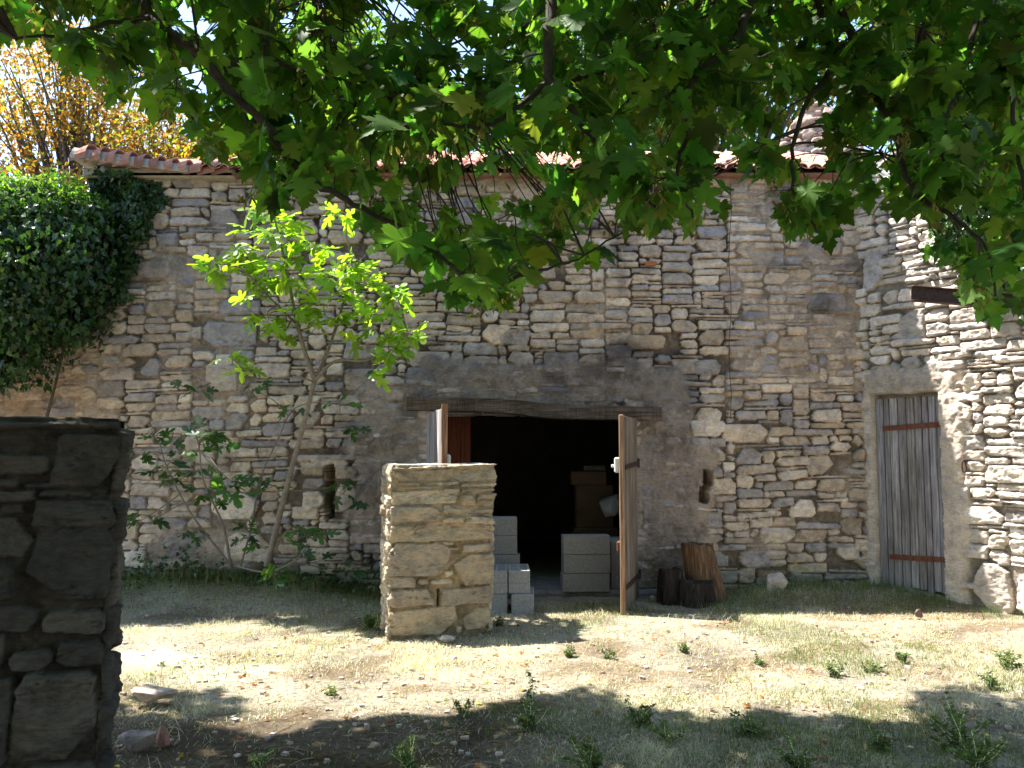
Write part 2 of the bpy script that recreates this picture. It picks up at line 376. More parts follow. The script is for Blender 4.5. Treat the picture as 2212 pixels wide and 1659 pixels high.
# ------------------------------------------------------------ ground
def gz(x, y):
    x = np.asarray(x, float); y = np.asarray(y, float)
    z = .20*smooth(-.9, -2.6, x)*smooth(8.5, 9.4, y) + .13*smooth(1.9, 3.2, x)*smooth(8.3, 9.4, y)
    z = z + .022*fbm(x*1.1, y*1.1, 50, 3) + .006*fbm(x*8, y*8, 54, 3)
    z = z*smooth(90, 30, np.abs(x)+np.abs(y)) + 1.0*smooth(14, 40, y)*0
    return z
def axis(a, b, step, far):
    core = np.arange(a, b, step); k = step*1.25**np.arange(1, 45); k = np.cumsum(k); k = k[k < far]
    return np.r_[(a-k)[::-1], core, b+k]
xs = axis(-7, 7, .035, 600); ys = axis(2.6, 10.2, .03, 600)
X, Y = np.meshgrid(xs, ys)
def ground_mat():
    m, n, l = newmat('dry_grass_soil'); co = coords(n, l)
    a = noise_tex(n, l, co, 1.1, 6, .65, .3); b = noise_tex(n, l, co, 26, 8, .75, .5); c = noise_tex(n, l, coords(n, l, (1, 3, 1)), 90, 4, .7); d = noise_tex(n, l, co, .55, 4, .6)
    base = ramp(n, l, a, [(.30, (.22, .18, .145)), (.45, (.42, .37, .295)), (.6, (.52, .47, .38)), (.75, (.60, .56, .48))])
    base = mul(n, l, base, ramp(n, l, b, [(.34, (.38, .34, .29)), (.5, (1, 1, 1)), (.7, (1.35, 1.3, 1.2))]))
    base = mul(n, l, base, ramp(n, l, c, [(.35, (.7, .7, .68)), (.6, (1.15, 1.15, 1.1))]))
    base = mul(n, l, base, attr(n))
    ad = n.new('ShaderNodeMath'); ad.operation = 'ADD'; l.new(b, ad.inputs[0]); l.new(c, ad.inputs[1])
    finish(m, n, l, base, .95, ad.outputs[0], 1.0, .02, .1); return m
gcol = np.ones(X.shape+(3,))
pale = np.exp(-((X+3.0)**2/.55+(Y-6.75)**2/.05)) + np.exp(-((X+2.05)**2/.12+(Y-6.35)**2/.03))*1.2     # bare pale limestone dust
pale = np.clip(pale*(1+.5*fbm(X*5, Y*9, 3, 3)), 0, 1)[..., None]
gcol = gcol*(1-pale)+np.array([1.7, 1.8, 2.0])*pale
bare = smooth(5.7, 5.0, Y)*smooth(1.2, -.8, X+.4*fbm(X*1.5, Y*1.5, 9, 3)); gcol *= (1-.62*bare)[..., None]*(1-bare[..., None]*np.array([0, .12, .22]))  # bare soil at left, darkened and browned to deepen the foreground shade
worn = smooth(.05, .35, fbm(X*1.6, Y*2.4, 570, 4))*smooth(9.5, 8.5, Y); gcol *= 1-worn[..., None]*np.array([.30, .38, .46])
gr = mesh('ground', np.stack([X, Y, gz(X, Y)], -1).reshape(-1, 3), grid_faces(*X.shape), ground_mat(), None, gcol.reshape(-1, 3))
tag(gr, 'sunlit dry straw and bare soil of the yard', 'ground', kind='structure')

# ------------------------------------------------------------ barn
YW = 9.6; XL = -4.85; XR = 3.96; ROOF = 4.72
barn = empty('stone_barn', (0, YW, 0), 'long rubble stone barn front with low tiled eave and wide open doorway', 'barn')
def sx(px, py=900): return P(px, py, YW)[0]-XL            # picture column to the distance along the front
def zz(py): return P(1106, py, YW)[2]
def boxm(S, Z, x0, x1, y0, y1, soft=.25):
    """soft mask over the picture rectangle x0..x1, y0..y1"""
    a, b = sx(x0), sx(x1); d, c = zz(y0), zz(y1)
    nn = .16*fbm(S*2.3, Z*2.3, 401, 3)
    return smooth(a-soft, a+soft*.4, S+nn)*smooth(b+soft, b-soft*.4, S+nn)*smooth(c-soft, c+soft*.4, Z+nn)*smooth(d+soft, d-soft*.4, Z+nn)
def mort_barn(S, Z):
    m = np.full(S.shape, -.053)
    rag = .016*fbm(S*4, Z*4, 300, 3)
    k = boxm(S, Z, 900, 1480, 785, 880, .10)*.92
    k = np.maximum(k, boxm(S, Z, 775, 925, 820, 1150, .12)*.86); k = np.maximum(k, boxm(S, Z, 1375, 1485, 880, 1290, .12)*.88)
    k = np.maximum(k, boxm(S, Z, 1440, 1540, 960, 1290, .10)*.85); k = np.maximum(k, boxm(S, Z, 0, 2300, 300, 395, .08)*.95)
    k2 = boxm(S, Z, 1585, 1900, 380, 830, .15)*.50; k3 = boxm(S, Z, 100, 252, 500, 1300, .04)*.55; k4 = boxm(S, Z, 1800, 1900, 560, 760, .15)*.62
    k5 = boxm(S, Z, 300, 480, 560, 680, .3)*.5; k6 = boxm(S, Z, 330, 520, 480, 1300, .3)*.25; k7 = boxm(S, Z, 330, 560, 1150, 1300, .2)*.55
    k = np.maximum.reduce([k, k2, k3, k4, k5, k6, k7, .28*smooth(.15, .45, fbm(S*.9, Z*.9, 310, 3))])
    return m + k*.064 + rag*(.5+1.3*k) + .014*k*fbm(S*9, Z*11, 305, 3)
def tint_barn(S, Z):
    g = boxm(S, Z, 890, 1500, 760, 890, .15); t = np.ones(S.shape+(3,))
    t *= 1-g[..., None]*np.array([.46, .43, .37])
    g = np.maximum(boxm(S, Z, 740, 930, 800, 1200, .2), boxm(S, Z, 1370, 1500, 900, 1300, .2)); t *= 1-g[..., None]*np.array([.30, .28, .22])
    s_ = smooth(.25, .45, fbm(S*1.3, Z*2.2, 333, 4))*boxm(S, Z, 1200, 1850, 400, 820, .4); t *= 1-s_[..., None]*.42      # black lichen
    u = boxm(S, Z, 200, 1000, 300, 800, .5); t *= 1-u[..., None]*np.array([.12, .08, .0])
    lo = smooth(.55, .15, Z+.1*fbm(S*2, Z*2, 5, 2)); t *= 1-lo[..., None]*np.array([.35, .30, .38])                     # darker and slightly greener towards the foot
    return t
def d2(px, py): return P(px, py, YW)
LW = XR-XL+.12; zb = -.15
stn = [(a, b+zb, c, d+zb) for a, b, c, d in pack(LW, 5.0, 11)]
def carve(stn, rects):
    """put particular stones in place of whatever the packing set there"""
    out = [s_ for s_ in stn if not any((min(s_[2], r_[2])-max(s_[0], r_[0]) > .35*(s_[2]-s_[0])) and (min(s_[3], r_[3])-max(s_[1], r_[1]) > .35*(s_[3]-s_[1])) for r_ in rects)]
    return out+rects
big = []
for x0, y0, x1, y1 in [(432, 697, 548, 750), (440, 448, 505, 484), (545, 470, 640, 510), (440, 790, 510, 850), (400, 705, 432, 735), (360, 1150, 455, 1215), (490, 1150, 590, 1215), (460, 1060, 560, 1120), (1355, 722, 1440, 755), (1140, 565, 1200, 600),
                       (875, 760, 935, 793), (1500, 775, 1560, 810), (1040, 700, 1100, 745), (1560, 915, 1660, 955), (1700, 1080, 1760, 1120), (1740, 985, 1800, 1030), (1590, 1190, 1660, 1230), (1800, 1185, 1850, 1215), (300, 770, 345, 810), (265, 560, 360, 600), (660, 545, 760, 570), (650, 1000, 702, 1030), (655, 1035, 702, 1060), (655, 1062, 702, 1105), (725, 1010, 775, 1040), (725, 1045, 775, 1110), (640, 985, 790, 1000), (1500, 880, 1560, 915), (740, 800, 810, 850)]:
    big.append((sx(x0), zz(y1), sx(x1), zz(y0)))
stn = carve(stn, big)
door_x0, door_x1 = P(927, 1000, YW)[0]-XL, P(1374, 1000, YW)[0]-XL
holes = [(door_x0, -1, door_x1, 1.99, .46, True), (sx(704), zz(1122), sx(724), zz(1003), .40, False), (sx(1516), zz(1050), sx(1537), zz(1015), .32, False), (sx(1508), zz(1086), sx(1528), zz(1050), .30, False)]
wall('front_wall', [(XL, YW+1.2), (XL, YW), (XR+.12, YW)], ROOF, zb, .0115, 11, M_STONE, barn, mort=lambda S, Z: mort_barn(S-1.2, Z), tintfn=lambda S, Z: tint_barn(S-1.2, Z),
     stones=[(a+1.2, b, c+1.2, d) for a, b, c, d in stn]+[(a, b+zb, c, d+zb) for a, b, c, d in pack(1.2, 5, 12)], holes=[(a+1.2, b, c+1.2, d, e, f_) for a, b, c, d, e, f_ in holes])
# the red brick high in the wall, and the room behind the doorway
b = MB(); q = d2(1405, 570); b.box((q[0]-.065, YW-.03, q[2]-.025), (q[0]+.065, YW+.05, q[2]+.025), bev=.006); b.build('brick', simple('red_brick', (.36, .12, .06), (.45, .17, .09), 30), barn)
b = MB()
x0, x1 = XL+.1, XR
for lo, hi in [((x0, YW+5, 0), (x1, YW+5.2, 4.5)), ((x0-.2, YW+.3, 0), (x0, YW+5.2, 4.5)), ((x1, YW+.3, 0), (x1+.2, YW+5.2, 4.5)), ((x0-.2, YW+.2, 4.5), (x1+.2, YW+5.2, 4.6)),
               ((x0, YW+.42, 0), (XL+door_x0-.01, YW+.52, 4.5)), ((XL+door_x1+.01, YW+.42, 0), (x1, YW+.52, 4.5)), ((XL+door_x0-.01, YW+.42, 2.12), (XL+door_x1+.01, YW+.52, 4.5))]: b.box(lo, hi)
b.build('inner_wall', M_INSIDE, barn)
b = MB(); b.box((XL+door_x0-.3, YW-.12, -.2), (XL+door_x1+.3, YW+5.1, .065), bev=.03); b.build('floor', simple('barn_floor_dust', (.16, .15, .14), (.30, .28, .26), 9, .95), barn)
# roof: rows of half round tiles stepping up the slope
def tile_row(mb, x0, x1, y0, z0, slope, ln, r, seed, jit=.006):
    rr = np.random.default_rng(seed); n_ = int((x1-x0)/(r*2.1)); ca, sa = math.cos(slope), math.sin(slope)
    for k in range(n_):
        for up in (1, 0):
            xc = x0+(k+.5*(1-up)+.5)*r*2.1+rr.normal(0, .004); th = np.linspace(-.1, math.pi+.1, 9) if up else np.linspace(math.pi*1.1, math.pi*1.9, 7)
            V = []
            for e, sca in ((0, 1.0), (1, .88)):
                for t in th:
                    xx = xc+r*sca*math.cos(t); h = r*.62*sca*math.sin(t)+(0 if up else r*.55)
                    yy = e*ln; V.append((xx, y0+yy*ca-h*sa+rr.normal(0, .002), z0+yy*sa+h*ca))
            V = np.array(V); m_ = len(th); V[:, 2] += rr.normal(0, jit*.5); V2 = V.copy(); V2[:, 2] -= .014
            A = np.vstack([V, V2]); Fs = [(i, i+1, m_+i+1, m_+i) for i in range(m_-1)]+[(2*m_+i+1, 2*m_+i, 3*m_+i, 3*m_+i+1) for i in range(m_-1)]+[(i+1, i, 2*m_+i, 2*m_+i+1) for i in range(m_-1)]
            g = rr.uniform(.7, 1.25); mb.add(A, Fs, (g, g*rr.uniform(.85, 1.15), g*rr.uniform(.8, 1.2)))
roof = MB(); SL = R(23)
for k in range(6):
    tile_row(roof, XL+1.35, XR+.1, YW-.16+k*.36*math.cos(SL), ROOF+.045+k*.36*math.sin(SL), SL, .42, .074, 40+k)
roof.add([(XL+.1, YW-.1, ROOF+.0), (XR+.1, YW-.1, ROOF+.0), (XR+.1, YW+2.1, ROOF+.92), (XL+.1, YW+2.1, ROOF+.92), (XL+.1, YW-.1, ROOF-.03), (XR+.1, YW-.1, ROOF-.03), (XR+.1, YW+2.1, ROOF-.2), (XL+.1, YW+2.1, ROOF-.2)],
         [(0, 1, 2, 3), (4, 7, 6, 5), (0, 4, 5, 1), (2, 6, 7, 3), (0, 3, 7, 4), (1, 5, 6, 2)], (.55, .55, .55))
# cap tiles bedded along the left end of the wall, rising to the gable
capl = MB(); rr = np.random.default_rng(3)
for k in range(11):
    x0 = XL-.12+k*.158; z0 = ROOF+.055+.15*max(0, 1-k/9)**1.3; r0 = .15-.006*k; r0 = max(r0, .095); V = []; th = np.linspace(-.15, math.pi+.15, 12)
    for e, sca, dz in ((0, 1.14, .022), (1, .94, -.016)):
        for t in th: V.append((x0+(1-e)*.20, YW-.02+r0*1.25*sca*math.cos(t), z0-.05+r0*sca*math.sin(t)+dz))
    V = np.array(V)+rr.normal(0, .0015, (24, 3)); V2 = V.copy(); V2[:, 2] -= .016; m_ = 12
    g = rr.uniform(.55, 1.15)
    capl.add(np.vstack([V, V2]), [(i, i+1, m_+i+1, m_+i) for i in range(m_-1)]+[(2*m_+i, 3*m_+i, 3*m_+i+1, 2*m_+i+1) for i in range(m_-1)]+[(i, i+1, 2*m_+i+1, 2*m_+i) for i in range(m_-1)], (g, g*.95, g*.95))
roof_o = roof.build('roof', M_TILE, barn); capl.build('ridge_cap', M_TILE, roof_o)
mo = MB(); th = np.linspace(-.15, math.pi+.15, 12)
V = [(XL-.10, YW-.02+.19*math.cos(t), ROOF+.16+.15*math.sin(t)) for t in th]+[(XL+1.2, YW-.02+.14*math.cos(t), ROOF+.0+.10*math.sin(t)) for t in th]
mo.add(V, [tuple(range(12))]+[(i, 12+i, 13+i, i+1) for i in range(11)]+[(0, 11, 23, 12)]); mo.box((XL-.02, YW-.1, ROOF-.05), (XL+1.7, YW+.2, ROOF+.06), bev=.02)
mo.build('cap_mortar', M_MORTAR, barn)
# lintel beam
def beam(name, a, b_, hh, dd, mat, parent, seed, tilt=0, nx=60):
    """a rough hewn beam from a to b_ (front lower edge line)"""
    a = np.array(a); b_ = np.array(b_); V = []; nr = 20
    per = np.linspace(0, 1, nr, endpoint=False)
    for i in range(nx+1):
        t = i/nx; c = a*(1-t)+b_*t
        for k, q_ in enumerate(per):
            u = q_*4; s_ = int(u); fr = u-s_
            yy, z_ = [(-fr, 0), (-1, fr), (-1+fr, 1), (0, 1-fr)][s_]
            o_ = .010*fbm(np.array(t*14+7*seed), np.array(q_*9.0), seed, 3)+.012*vn(np.array(t*5.), np.array(q_*3), seed+2)
            V.append((c[0], c[1]+dd+yy*dd+(o_ if s_ in (1,) else 0), c[2]+z_*hh+(o_*(-1 if s_ == 0 else 1))+.008*math.sin(t*9+seed)))
    V = np.array(V); Fs = [(i*nr+k, i*nr+(k+1) % nr, (i+1)*nr+(k+1) % nr, (i+1)*nr+k) for i in range(nx) for k in range(nr)]+[tuple(range(nr))[::-1], tuple(nx*nr+k for k in range(nr))]
    return mesh(name, V, Fs, mat, parent, np.ones((len(V), 3)))
pa = P(878, 884, 9.52); pb = P(1430, 908, 9.52)
beam('lintel', (pa[0], 9.52, pa[2]-.005), (pb[0], 9.52, pb[2]-.012), .15, .5, M_BEAM, barn, 5)
# doors: planks, straps, lock
def door_leaf(name, hinge, az, width, z0, z1, parent, mat, mat2, seed, strap_z, straps, label=None, thick=.035, plank=.12, side=1, bottom_rag=.0, ledge=True, topslope=0):
    """leaf from the hinge along azimuth az; its outer face looks to the right of the way it runs when side=1"""
    rr = np.random.default_rng(seed); M_ = rotz(az); org = np.array([hinge[0], hinge[1], 0])
    root = mesh_door = MB(); x = .0
    while x < width-.01:
        w_ = min(plank*rr.uniform(.8, 1.2), width-x)
        if width-(x+w_) < .04: w_ = width-x
        g = rr.uniform(.68, 1.25); tz_ = rr.uniform(-.008, .008); off = rr.uniform(-.003, .003)
        zt = z1+tz_+topslope*(x/width)
        root.box((x+.004, -thick/2+off, z0+rr.uniform(0, bottom_rag)), (x+w_-.004, thick/2+off, zt), (g, g, g*rr.uniform(.95, 1.05)), .005, M_, org)
        x += w_
    o = root.build(name, mat, parent)
    if label: o['label'] = label
    sgn = -side; hs = []
    for (za, zb_, l0, l1) in straps:
        s_ = MB(); yo = sgn*(thick/2+.009)
        V = []; hw = .024
        for xx, zc in ((l0, za), (l1, zb_)):
            for dy_ in (-.004, .004):
                for dz_ in (-hw, hw): V.append((xx, yo+dy_, zc+dz_))
        s_.add(np.array(V) @ M_.T+org, [(0, 1, 3, 2), (4, 6, 7, 5), (0, 4, 5, 1), (2, 3, 7, 6), (0, 2, 6, 4), (1, 5, 7, 3)])
        s_.tube([org+M_ @ np.array([l0, yo, za-.05]), org+M_ @ np.array([l0, yo, za+.05])], .014, 8)
        for q_ in np.linspace(.12, .95, 6):
            c_ = org+M_ @ np.array([l0+(l1-l0)*q_, yo, za+(zb_-za)*q_]); d_ = M_ @ np.array([0, sgn*.010, 0]); s_.tube([c_, c_+d_], .007, 6)
        hs.append(s_.build('strap_hinge', M_RUSTD, o))
    return o, hs, M_, org
hx = P(1374, 1000, 9.5)[0]; az = math.atan2(-1.08, -.30)
o, s_, M_, org = door_leaf('door_leaf', (hx, 9.50), az, 1.10, .0, 1.93, barn, M_WOODBR, None, 21, 0, [(1.45, 1.42, .0, 1.0), (.24, .25, .0, 1.0)], 'brown weathered right door leaf seen almost edge on', plank=.10, side=-1)
fr = MB(); fr.box((1.09, -.022, .0), (1.118, .022, 1.94), (1.25, .95, .75), .006, M_, org); fr.build('edge_strip', M_WOODBR, o)
lk = MB(); lk.box((1.03, -.075, 1.37), (1.10, -.02, 1.52), bev=.012, rot=M_, org=org); lk.box((1.04, -.11, 1.42), (1.06, -.07, 1.45), bev=.005, rot=M_, org=org); lk.build('lock_case', M_WHITE, o)
lk = MB(); lk.box((1.0, -.06, .60), (1.08, -.018, .70), bev=.008, rot=M_, org=org); lk.build('bolt', M_RUST, o)
hx = P(925, 1000, 9.5)[0]; az = math.atan2(-1.02, .255)
o, s_, M_, org = door_leaf('door_leaf', (hx, 9.50), az, 1.05, .0, 2.0, barn, M_WOOD, None, 23, 0, [(1.40, 1.40, .02, .9), (.4, .4, .02, .9)], 'grey weathered left door leaf half hidden by the pillar', plank=.14, side=1)
fr = MB(); fr.box((1.035, -.03, .0), (1.075, .03, 2.05), (1.3, .9, .7), .006, M_, org); fr.build('edge_strip', M_WOODBR, o)
lk = MB(); lk.box((.96, .02, 1.40), (1.05, .07, 1.55), bev=.015, rot=M_, org=org); lk.build('lock_case', M_WHITE, o)
# wires hanging down the front
wm = MB()
for px, y0, y1 in ((1577, 395, 905),):
    wm.tube([P(px+3*math.sin(k*1.7), y0+(y1-y0)*k/9, YW-.06) for k in range(10)], .004, 5)
tag(wm.build('hanging_wire', M_WIRE), 'thin dark wire hanging down the barn front right of the doorway', 'wire')

# ------------------------------------------------------------ right wall
DR = np.array([.573, -.819]); DR /= np.linalg.norm(DR)
A0 = np.array([XR-.02, YW+.02])
rw = empty('boundary_wall', (XR, YW, 0), 'sunlit rough stone wall at right with a narrow plank door', 'wall')
def rs(px, py=1000):
    u = (px-1106)/F; v = (829.5-py)/F; q_ = u/(ct-v*st); t = (q_*A0[1]-A0[0])/(DR[0]-q_*DR[1]); return t
def rz_(px, py): t = rs(px, py); return P(px, py, A0[1]+DR[1]*t)[2]
dl, dr = rs(1890), rs(2031)
def topR(S): return 5.05-.85*np.clip(S, 0, 2.6)+.10*fbm(S*3, S*0, 71, 3)
def mort_r(S, Z):
    nn = .12*fbm(S*3, Z*3, 61, 3)
    k = smooth(dl-.25, dl-.1, S+nn)*smooth(dr+.30, dr+.14, S+nn*1.1)*smooth(2.55, 2.35, Z+nn)
    return -.056 + .074*k + .02*smooth(.1, .4, fbm(S*1.5, Z*1.5, 66, 3)) + .008*fbm(S*4, Z*4, 64, 3)
def tint_r(S, Z):
    t = np.ones(S.shape+(3,)); k = smooth(dl-.3, dl-.1, S)*smooth(dr+.12, dr, S)*smooth(2.62, 2.5, Z)*smooth(2.15, 2.25, Z)
    t *= 1-k[..., None]*.22; return t
zt = rz_(1890, 858); ztr = rz_(2022, 848); zt = max(zt, ztr)
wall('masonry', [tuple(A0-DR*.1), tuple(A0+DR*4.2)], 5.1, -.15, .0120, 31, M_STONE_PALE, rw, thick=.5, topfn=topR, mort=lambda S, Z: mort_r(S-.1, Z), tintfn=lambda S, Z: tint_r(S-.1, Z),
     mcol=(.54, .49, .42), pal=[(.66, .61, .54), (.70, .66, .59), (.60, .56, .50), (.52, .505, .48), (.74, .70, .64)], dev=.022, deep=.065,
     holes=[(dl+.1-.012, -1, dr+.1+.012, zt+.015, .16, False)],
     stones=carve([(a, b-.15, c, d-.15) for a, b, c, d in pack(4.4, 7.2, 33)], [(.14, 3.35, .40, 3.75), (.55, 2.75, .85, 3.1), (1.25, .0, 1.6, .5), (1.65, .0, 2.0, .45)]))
azr = math.atan2(DR[1], DR[0]); Nr = np.array([DR[1], -DR[0]])
base = A0+DR*dr + Nr*(-.02)
base = A0+DR*dl + np.array([DR[1], -DR[0]])*.0
nrm = np.array([DR[1], -DR[0]])                                       # outward normal of the wall (towards the yard)
hp = A0+DR*dl - nrm*.06
o, s_, M_, org = door_leaf('plank_door', hp, azr, dr-dl, .10, zt-.03, rw, M_WOOD, None, 27, 0, [], None, plank=.085, bottom_rag=.03, side=1)
# straps drawn from the right jamb
th_ = .035
for (pa_, pb_) in (((1903, 926), (2031, 916)), ((1918, 1203), (2042, 1210))):
    sd = MB(); za, zb_ = rz_(*pa_), rz_(*pb_); l0, l1 = rs(pa_[0], pa_[1])-dl, rs(pb_[0], pb_[1])-dl+.02; V = []
    for xx, zc in ((l0, za), (l1, zb_)):
        for dy_ in (-th_/2-.012, -th_/2-.004):
            for dz_ in (-.028, .028): V.append((xx, dy_, zc+dz_))
    sd.add(np.array(V) @ M_.T+org, [(0, 1, 3, 2), (4, 6, 7, 5), (0, 4, 5, 1), (2, 3, 7, 6), (0, 2, 6, 4), (1, 5, 7, 3)])
    sd.tube([org+M_ @ np.array([l1, -th_/2-.01, zb_-.05]), org+M_ @ np.array([l1, -th_/2-.01, zb_+.05])], .016, 8)
    for q_ in np.linspace(.08, .9, 6):
        c_ = org+M_ @ np.array([l0+(l1-l0)*q_, -th_/2-.008, za+(zb_-za)*q_]); sd.tube([c_, c_+M_ @ np.array([0, -.014, 0])], .008, 6)
    sd.build('strap_hinge', M_RUST, o)
# iron ring hanging from a hook, beams poking out of the wall top
h0 = A0+DR*rs(2086, 1010); hz_ = rz_(2086, 995)
hk = MB(); c_ = np.array([*(h0+nrm*.03), hz_]); hk.tube([c_-np.array([*nrm, 0])*.08, c_+np.array([*nrm, 0])*.03, c_+np.array([0, 0, .04])], .009, 6)
hk.tube([c_+np.array([DR[0]*.035*math.sin(t)*.6, DR[1]*.021*math.sin(t), -.06-.06*math.cos(t)]) for t in np.linspace(0, 2*math.pi, 17)], .007, 6)
tag(hk.build('iron_hook', M_RUSTD), 'rusty iron hook and ring fixed in the sunlit right wall', 'hook')
def steel(name, a, b_, hw, label):
    a, b_ = np.array(a), np.array(b_); d = b_-a; L = np.linalg.norm(d); d /= L; side = np.cross(d, [0, 0, 1]); side /= np.linalg.norm(side); up = np.cross(side, d)
    mb = MB(); Rm = np.stack([d, side, up], 1)
    mb.box((0, -.035, -hw), (L, .035, -hw+.01), bev=.002, rot=Rm, org=a); mb.box((0, -.035, hw-.01), (L, .035, hw), bev=.002, rot=Rm, org=a); mb.box((0.001, -.005, -hw+.01), (L-.001, .005, hw-.01), bev=.001, rot=Rm, org=a)
    return tag(mb.build(name, M_RUSTD), label, 'beam', 'rusty steel beams at the right wall')
steel('steel_beam', P(1968, 634, 7.55), P(2330, 662, 7.9), .068, 'lower rusty steel beam pointing left from behind the maple leaves')
steel('steel_beam', P(2155, 600, 7.0), P(2400, 614, 7.2), .03, 'upper thinner steel beam at the right edge above the longer one')

# ------------------------------------------------------------ ruined gable behind, low wall at left
def gtop(S): return 5.7+1.35*np.clip(1-np.abs(S-.8)/.85, 0, 1)**.9+.2*fbm(S*4, S*0, 88, 3)
rg = empty('ruined_gable', (4.5, 13, 0), 'pinkish sunlit peak of a ruined stone gable behind the barn roof', 'ruin')
dg = np.array([.80, -.60]); g0 = np.array([3.82, 12.9])
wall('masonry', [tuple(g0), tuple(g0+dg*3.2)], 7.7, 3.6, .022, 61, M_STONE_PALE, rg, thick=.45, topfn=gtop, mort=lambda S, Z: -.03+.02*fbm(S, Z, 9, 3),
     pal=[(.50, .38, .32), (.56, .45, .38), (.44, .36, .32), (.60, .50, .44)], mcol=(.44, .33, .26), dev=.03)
# its foot, out of sight behind the barn
b = MB(); b.box((g0[0]+.3, 12.2, -.2), (g0[0]+2.0, 12.4, 3.8)); b.build('footing', M_MORTAR, rg)
lw = empty('garden_wall', (-6, YW, 0), 'low mortared stone wall under the ivy at the left edge', 'wall')
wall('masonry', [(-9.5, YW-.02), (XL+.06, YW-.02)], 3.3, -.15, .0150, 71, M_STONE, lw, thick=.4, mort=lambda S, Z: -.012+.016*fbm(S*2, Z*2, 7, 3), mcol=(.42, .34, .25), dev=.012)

# ------------------------------------------------------------ pillars
def px_front(list_, x0, x1, y0, y1, W, H):
    out = []
    for a, b_, c, d in list_: out.append(((a-x0)/(x1-x0)*W, H-(d-y0)/(y1-y0)*H, (c-x0)/(x1-x0)*W, H-(b_-y0)/(y1-y0)*H))
    return out
fl = [(180, 95, 1020, 128), (180, 130, 660, 235), (600, 128, 1020, 240), (175, 238, 400, 262), (415, 238, 700, 272), (705, 245, 1010, 283), (180, 268, 560, 300), (560, 290, 705, 335), (710, 285, 990, 330),
      (175, 305, 690, 435), (710, 345, 830, 440), (835, 335, 995, 450), (165, 440, 575, 575), (575, 445, 990, 530), (575, 530, 745, 590), (750, 535, 985, 600), (160, 580, 985, 735),
      (345, 715, 480, 750), (500, 730, 665, 770), (600, 780, 705, 812), (740, 755, 990, 830), (180, 705, 340, 735), (145, 738, 640, 1020), (655, 835, 985, 1105), (600, 975, 670, 1035), (145, 1010, 385, 1105),
      (392, 1035, 480, 1090), (485, 1042, 665, 1095), (150, 1112, 530, 1262), (575, 1112, 990, 1270), (145, 1275, 715, 1500), (752, 1290, 985, 1480), (700, 1440, 745, 1500)]
FL = np.array([P(826, 1372, 7.32)[0]+.03, 7.32]); Wf = .92; ax_ = np.array([math.cos(R(15)), math.sin(R(15))]); bx_ = np.array([-ax_[1], ax_[0]]); D_ = .52; HP = 1.465
c4 = [FL, FL+ax_*Wf, FL+ax_*Wf+bx_*D_, FL+bx_*D_]
frs = px_front(fl, 160, 985, 95, 1500, Wf, HP)
oth = [(a+Wf+.01, b_, c+Wf+.01, d) for a, b_, c, d in pack(2*D_+Wf, HP, 81, .06, .05, [((4, 8), 2, .4), ((4, 8), 3, .4), ((5, 9), 4, .2)])]
pm = lambda S, Z: np.where((S > .43) & (S < .455) & (Z > .24) & (Z < .41), -.16, -.036+.014*smooth(.75, 1.05, Z))+.008*fbm(S*6, Z*6, 82, 3)
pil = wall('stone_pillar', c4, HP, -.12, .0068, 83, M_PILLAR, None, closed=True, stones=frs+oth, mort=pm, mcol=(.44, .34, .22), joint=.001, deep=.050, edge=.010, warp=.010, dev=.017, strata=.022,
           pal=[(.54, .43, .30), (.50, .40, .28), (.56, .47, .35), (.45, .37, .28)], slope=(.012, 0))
tag(pil, 'chest high square pillar of ochre limestone slabs in front of the doorway', 'pillar')
fl2 = [(0, 65, 560, 100), (0, 190, 270, 285), (0, 285, 150, 335), (270, 110, 560, 330), (155, 305, 310, 335), (0, 335, 215, 390), (220, 338, 440, 372), (205, 372, 560, 485), (60, 385, 175, 430), (0, 430, 230, 600), (200, 470, 560, 765), (30, 600, 160, 750), (-80, 600, 30, 680), (0, 760, 270, 880), (270, 800, 540, 900),
       (0, 880, 140, 1040), (345, 915, 540, 1030), (150, 950, 340, 1040), (-100, 1050, 180, 1400), (175, 1040, 520, 1390), (0, 1400, 200, 1600), (200, 1400, 520, 1600), (-250, 100, -5, 430), (-250, 440, -5, 760), (-250, 770, -5, 1040)]
Wl = 1.15; FR = np.array([P(268, 1000, 3.62)[0], 3.62]); aa = np.array([math.cos(R(20)), math.sin(R(20))]); bb = np.array([-aa[1], aa[0]]); HL = P(200, 905, 3.62)[2]
FRl = FR-aa*Wl; DL = .42
FR = FR-np.array([.03*HL, 0]); FRl = FR-aa*Wl
c4 = [FRl, FR, FR+bb*DL, FRl+bb*DL]
sc_ = .0018*3.62/3.62
frs = []
for a, b_, c, d in fl2:
    k = 3.62/F*.6/1.0*1.0
    # crop units: 667 px wide = 360 source = 318.5 picture units
    u = .4777*3.62/F; frs.append((Wl-(560-a)*u, HL-(d-65)*u*1.12, Wl-(560-c)*u, HL-(b_-65)*u*1.12))
oth = [(a+Wl+.01, b_, c+Wl+.01, d) for a, b_, c, d in pack(2*DL+Wl, HL, 91, .06, .05, [((4, 8), 3, .4), ((4, 8), 4, .4), ((5, 9), 5, .2)])]
pm = lambda S, Z: -.045+.012*fbm(S*6, Z*6, 92, 3)
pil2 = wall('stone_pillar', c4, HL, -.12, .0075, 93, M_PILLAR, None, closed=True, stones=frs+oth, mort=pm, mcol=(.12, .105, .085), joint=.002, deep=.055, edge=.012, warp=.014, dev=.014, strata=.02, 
            pal=[(.11, .10, .088), (.135, .122, .105), (.09, .084, .075)], slope=(.03, 0), top_col=(.13, .12, .10))  # stone colours lowered so the pillar carries its deep shade
tag(pil2, 'tall dark pillar of large blocks in deep shade at the left edge', 'pillar')

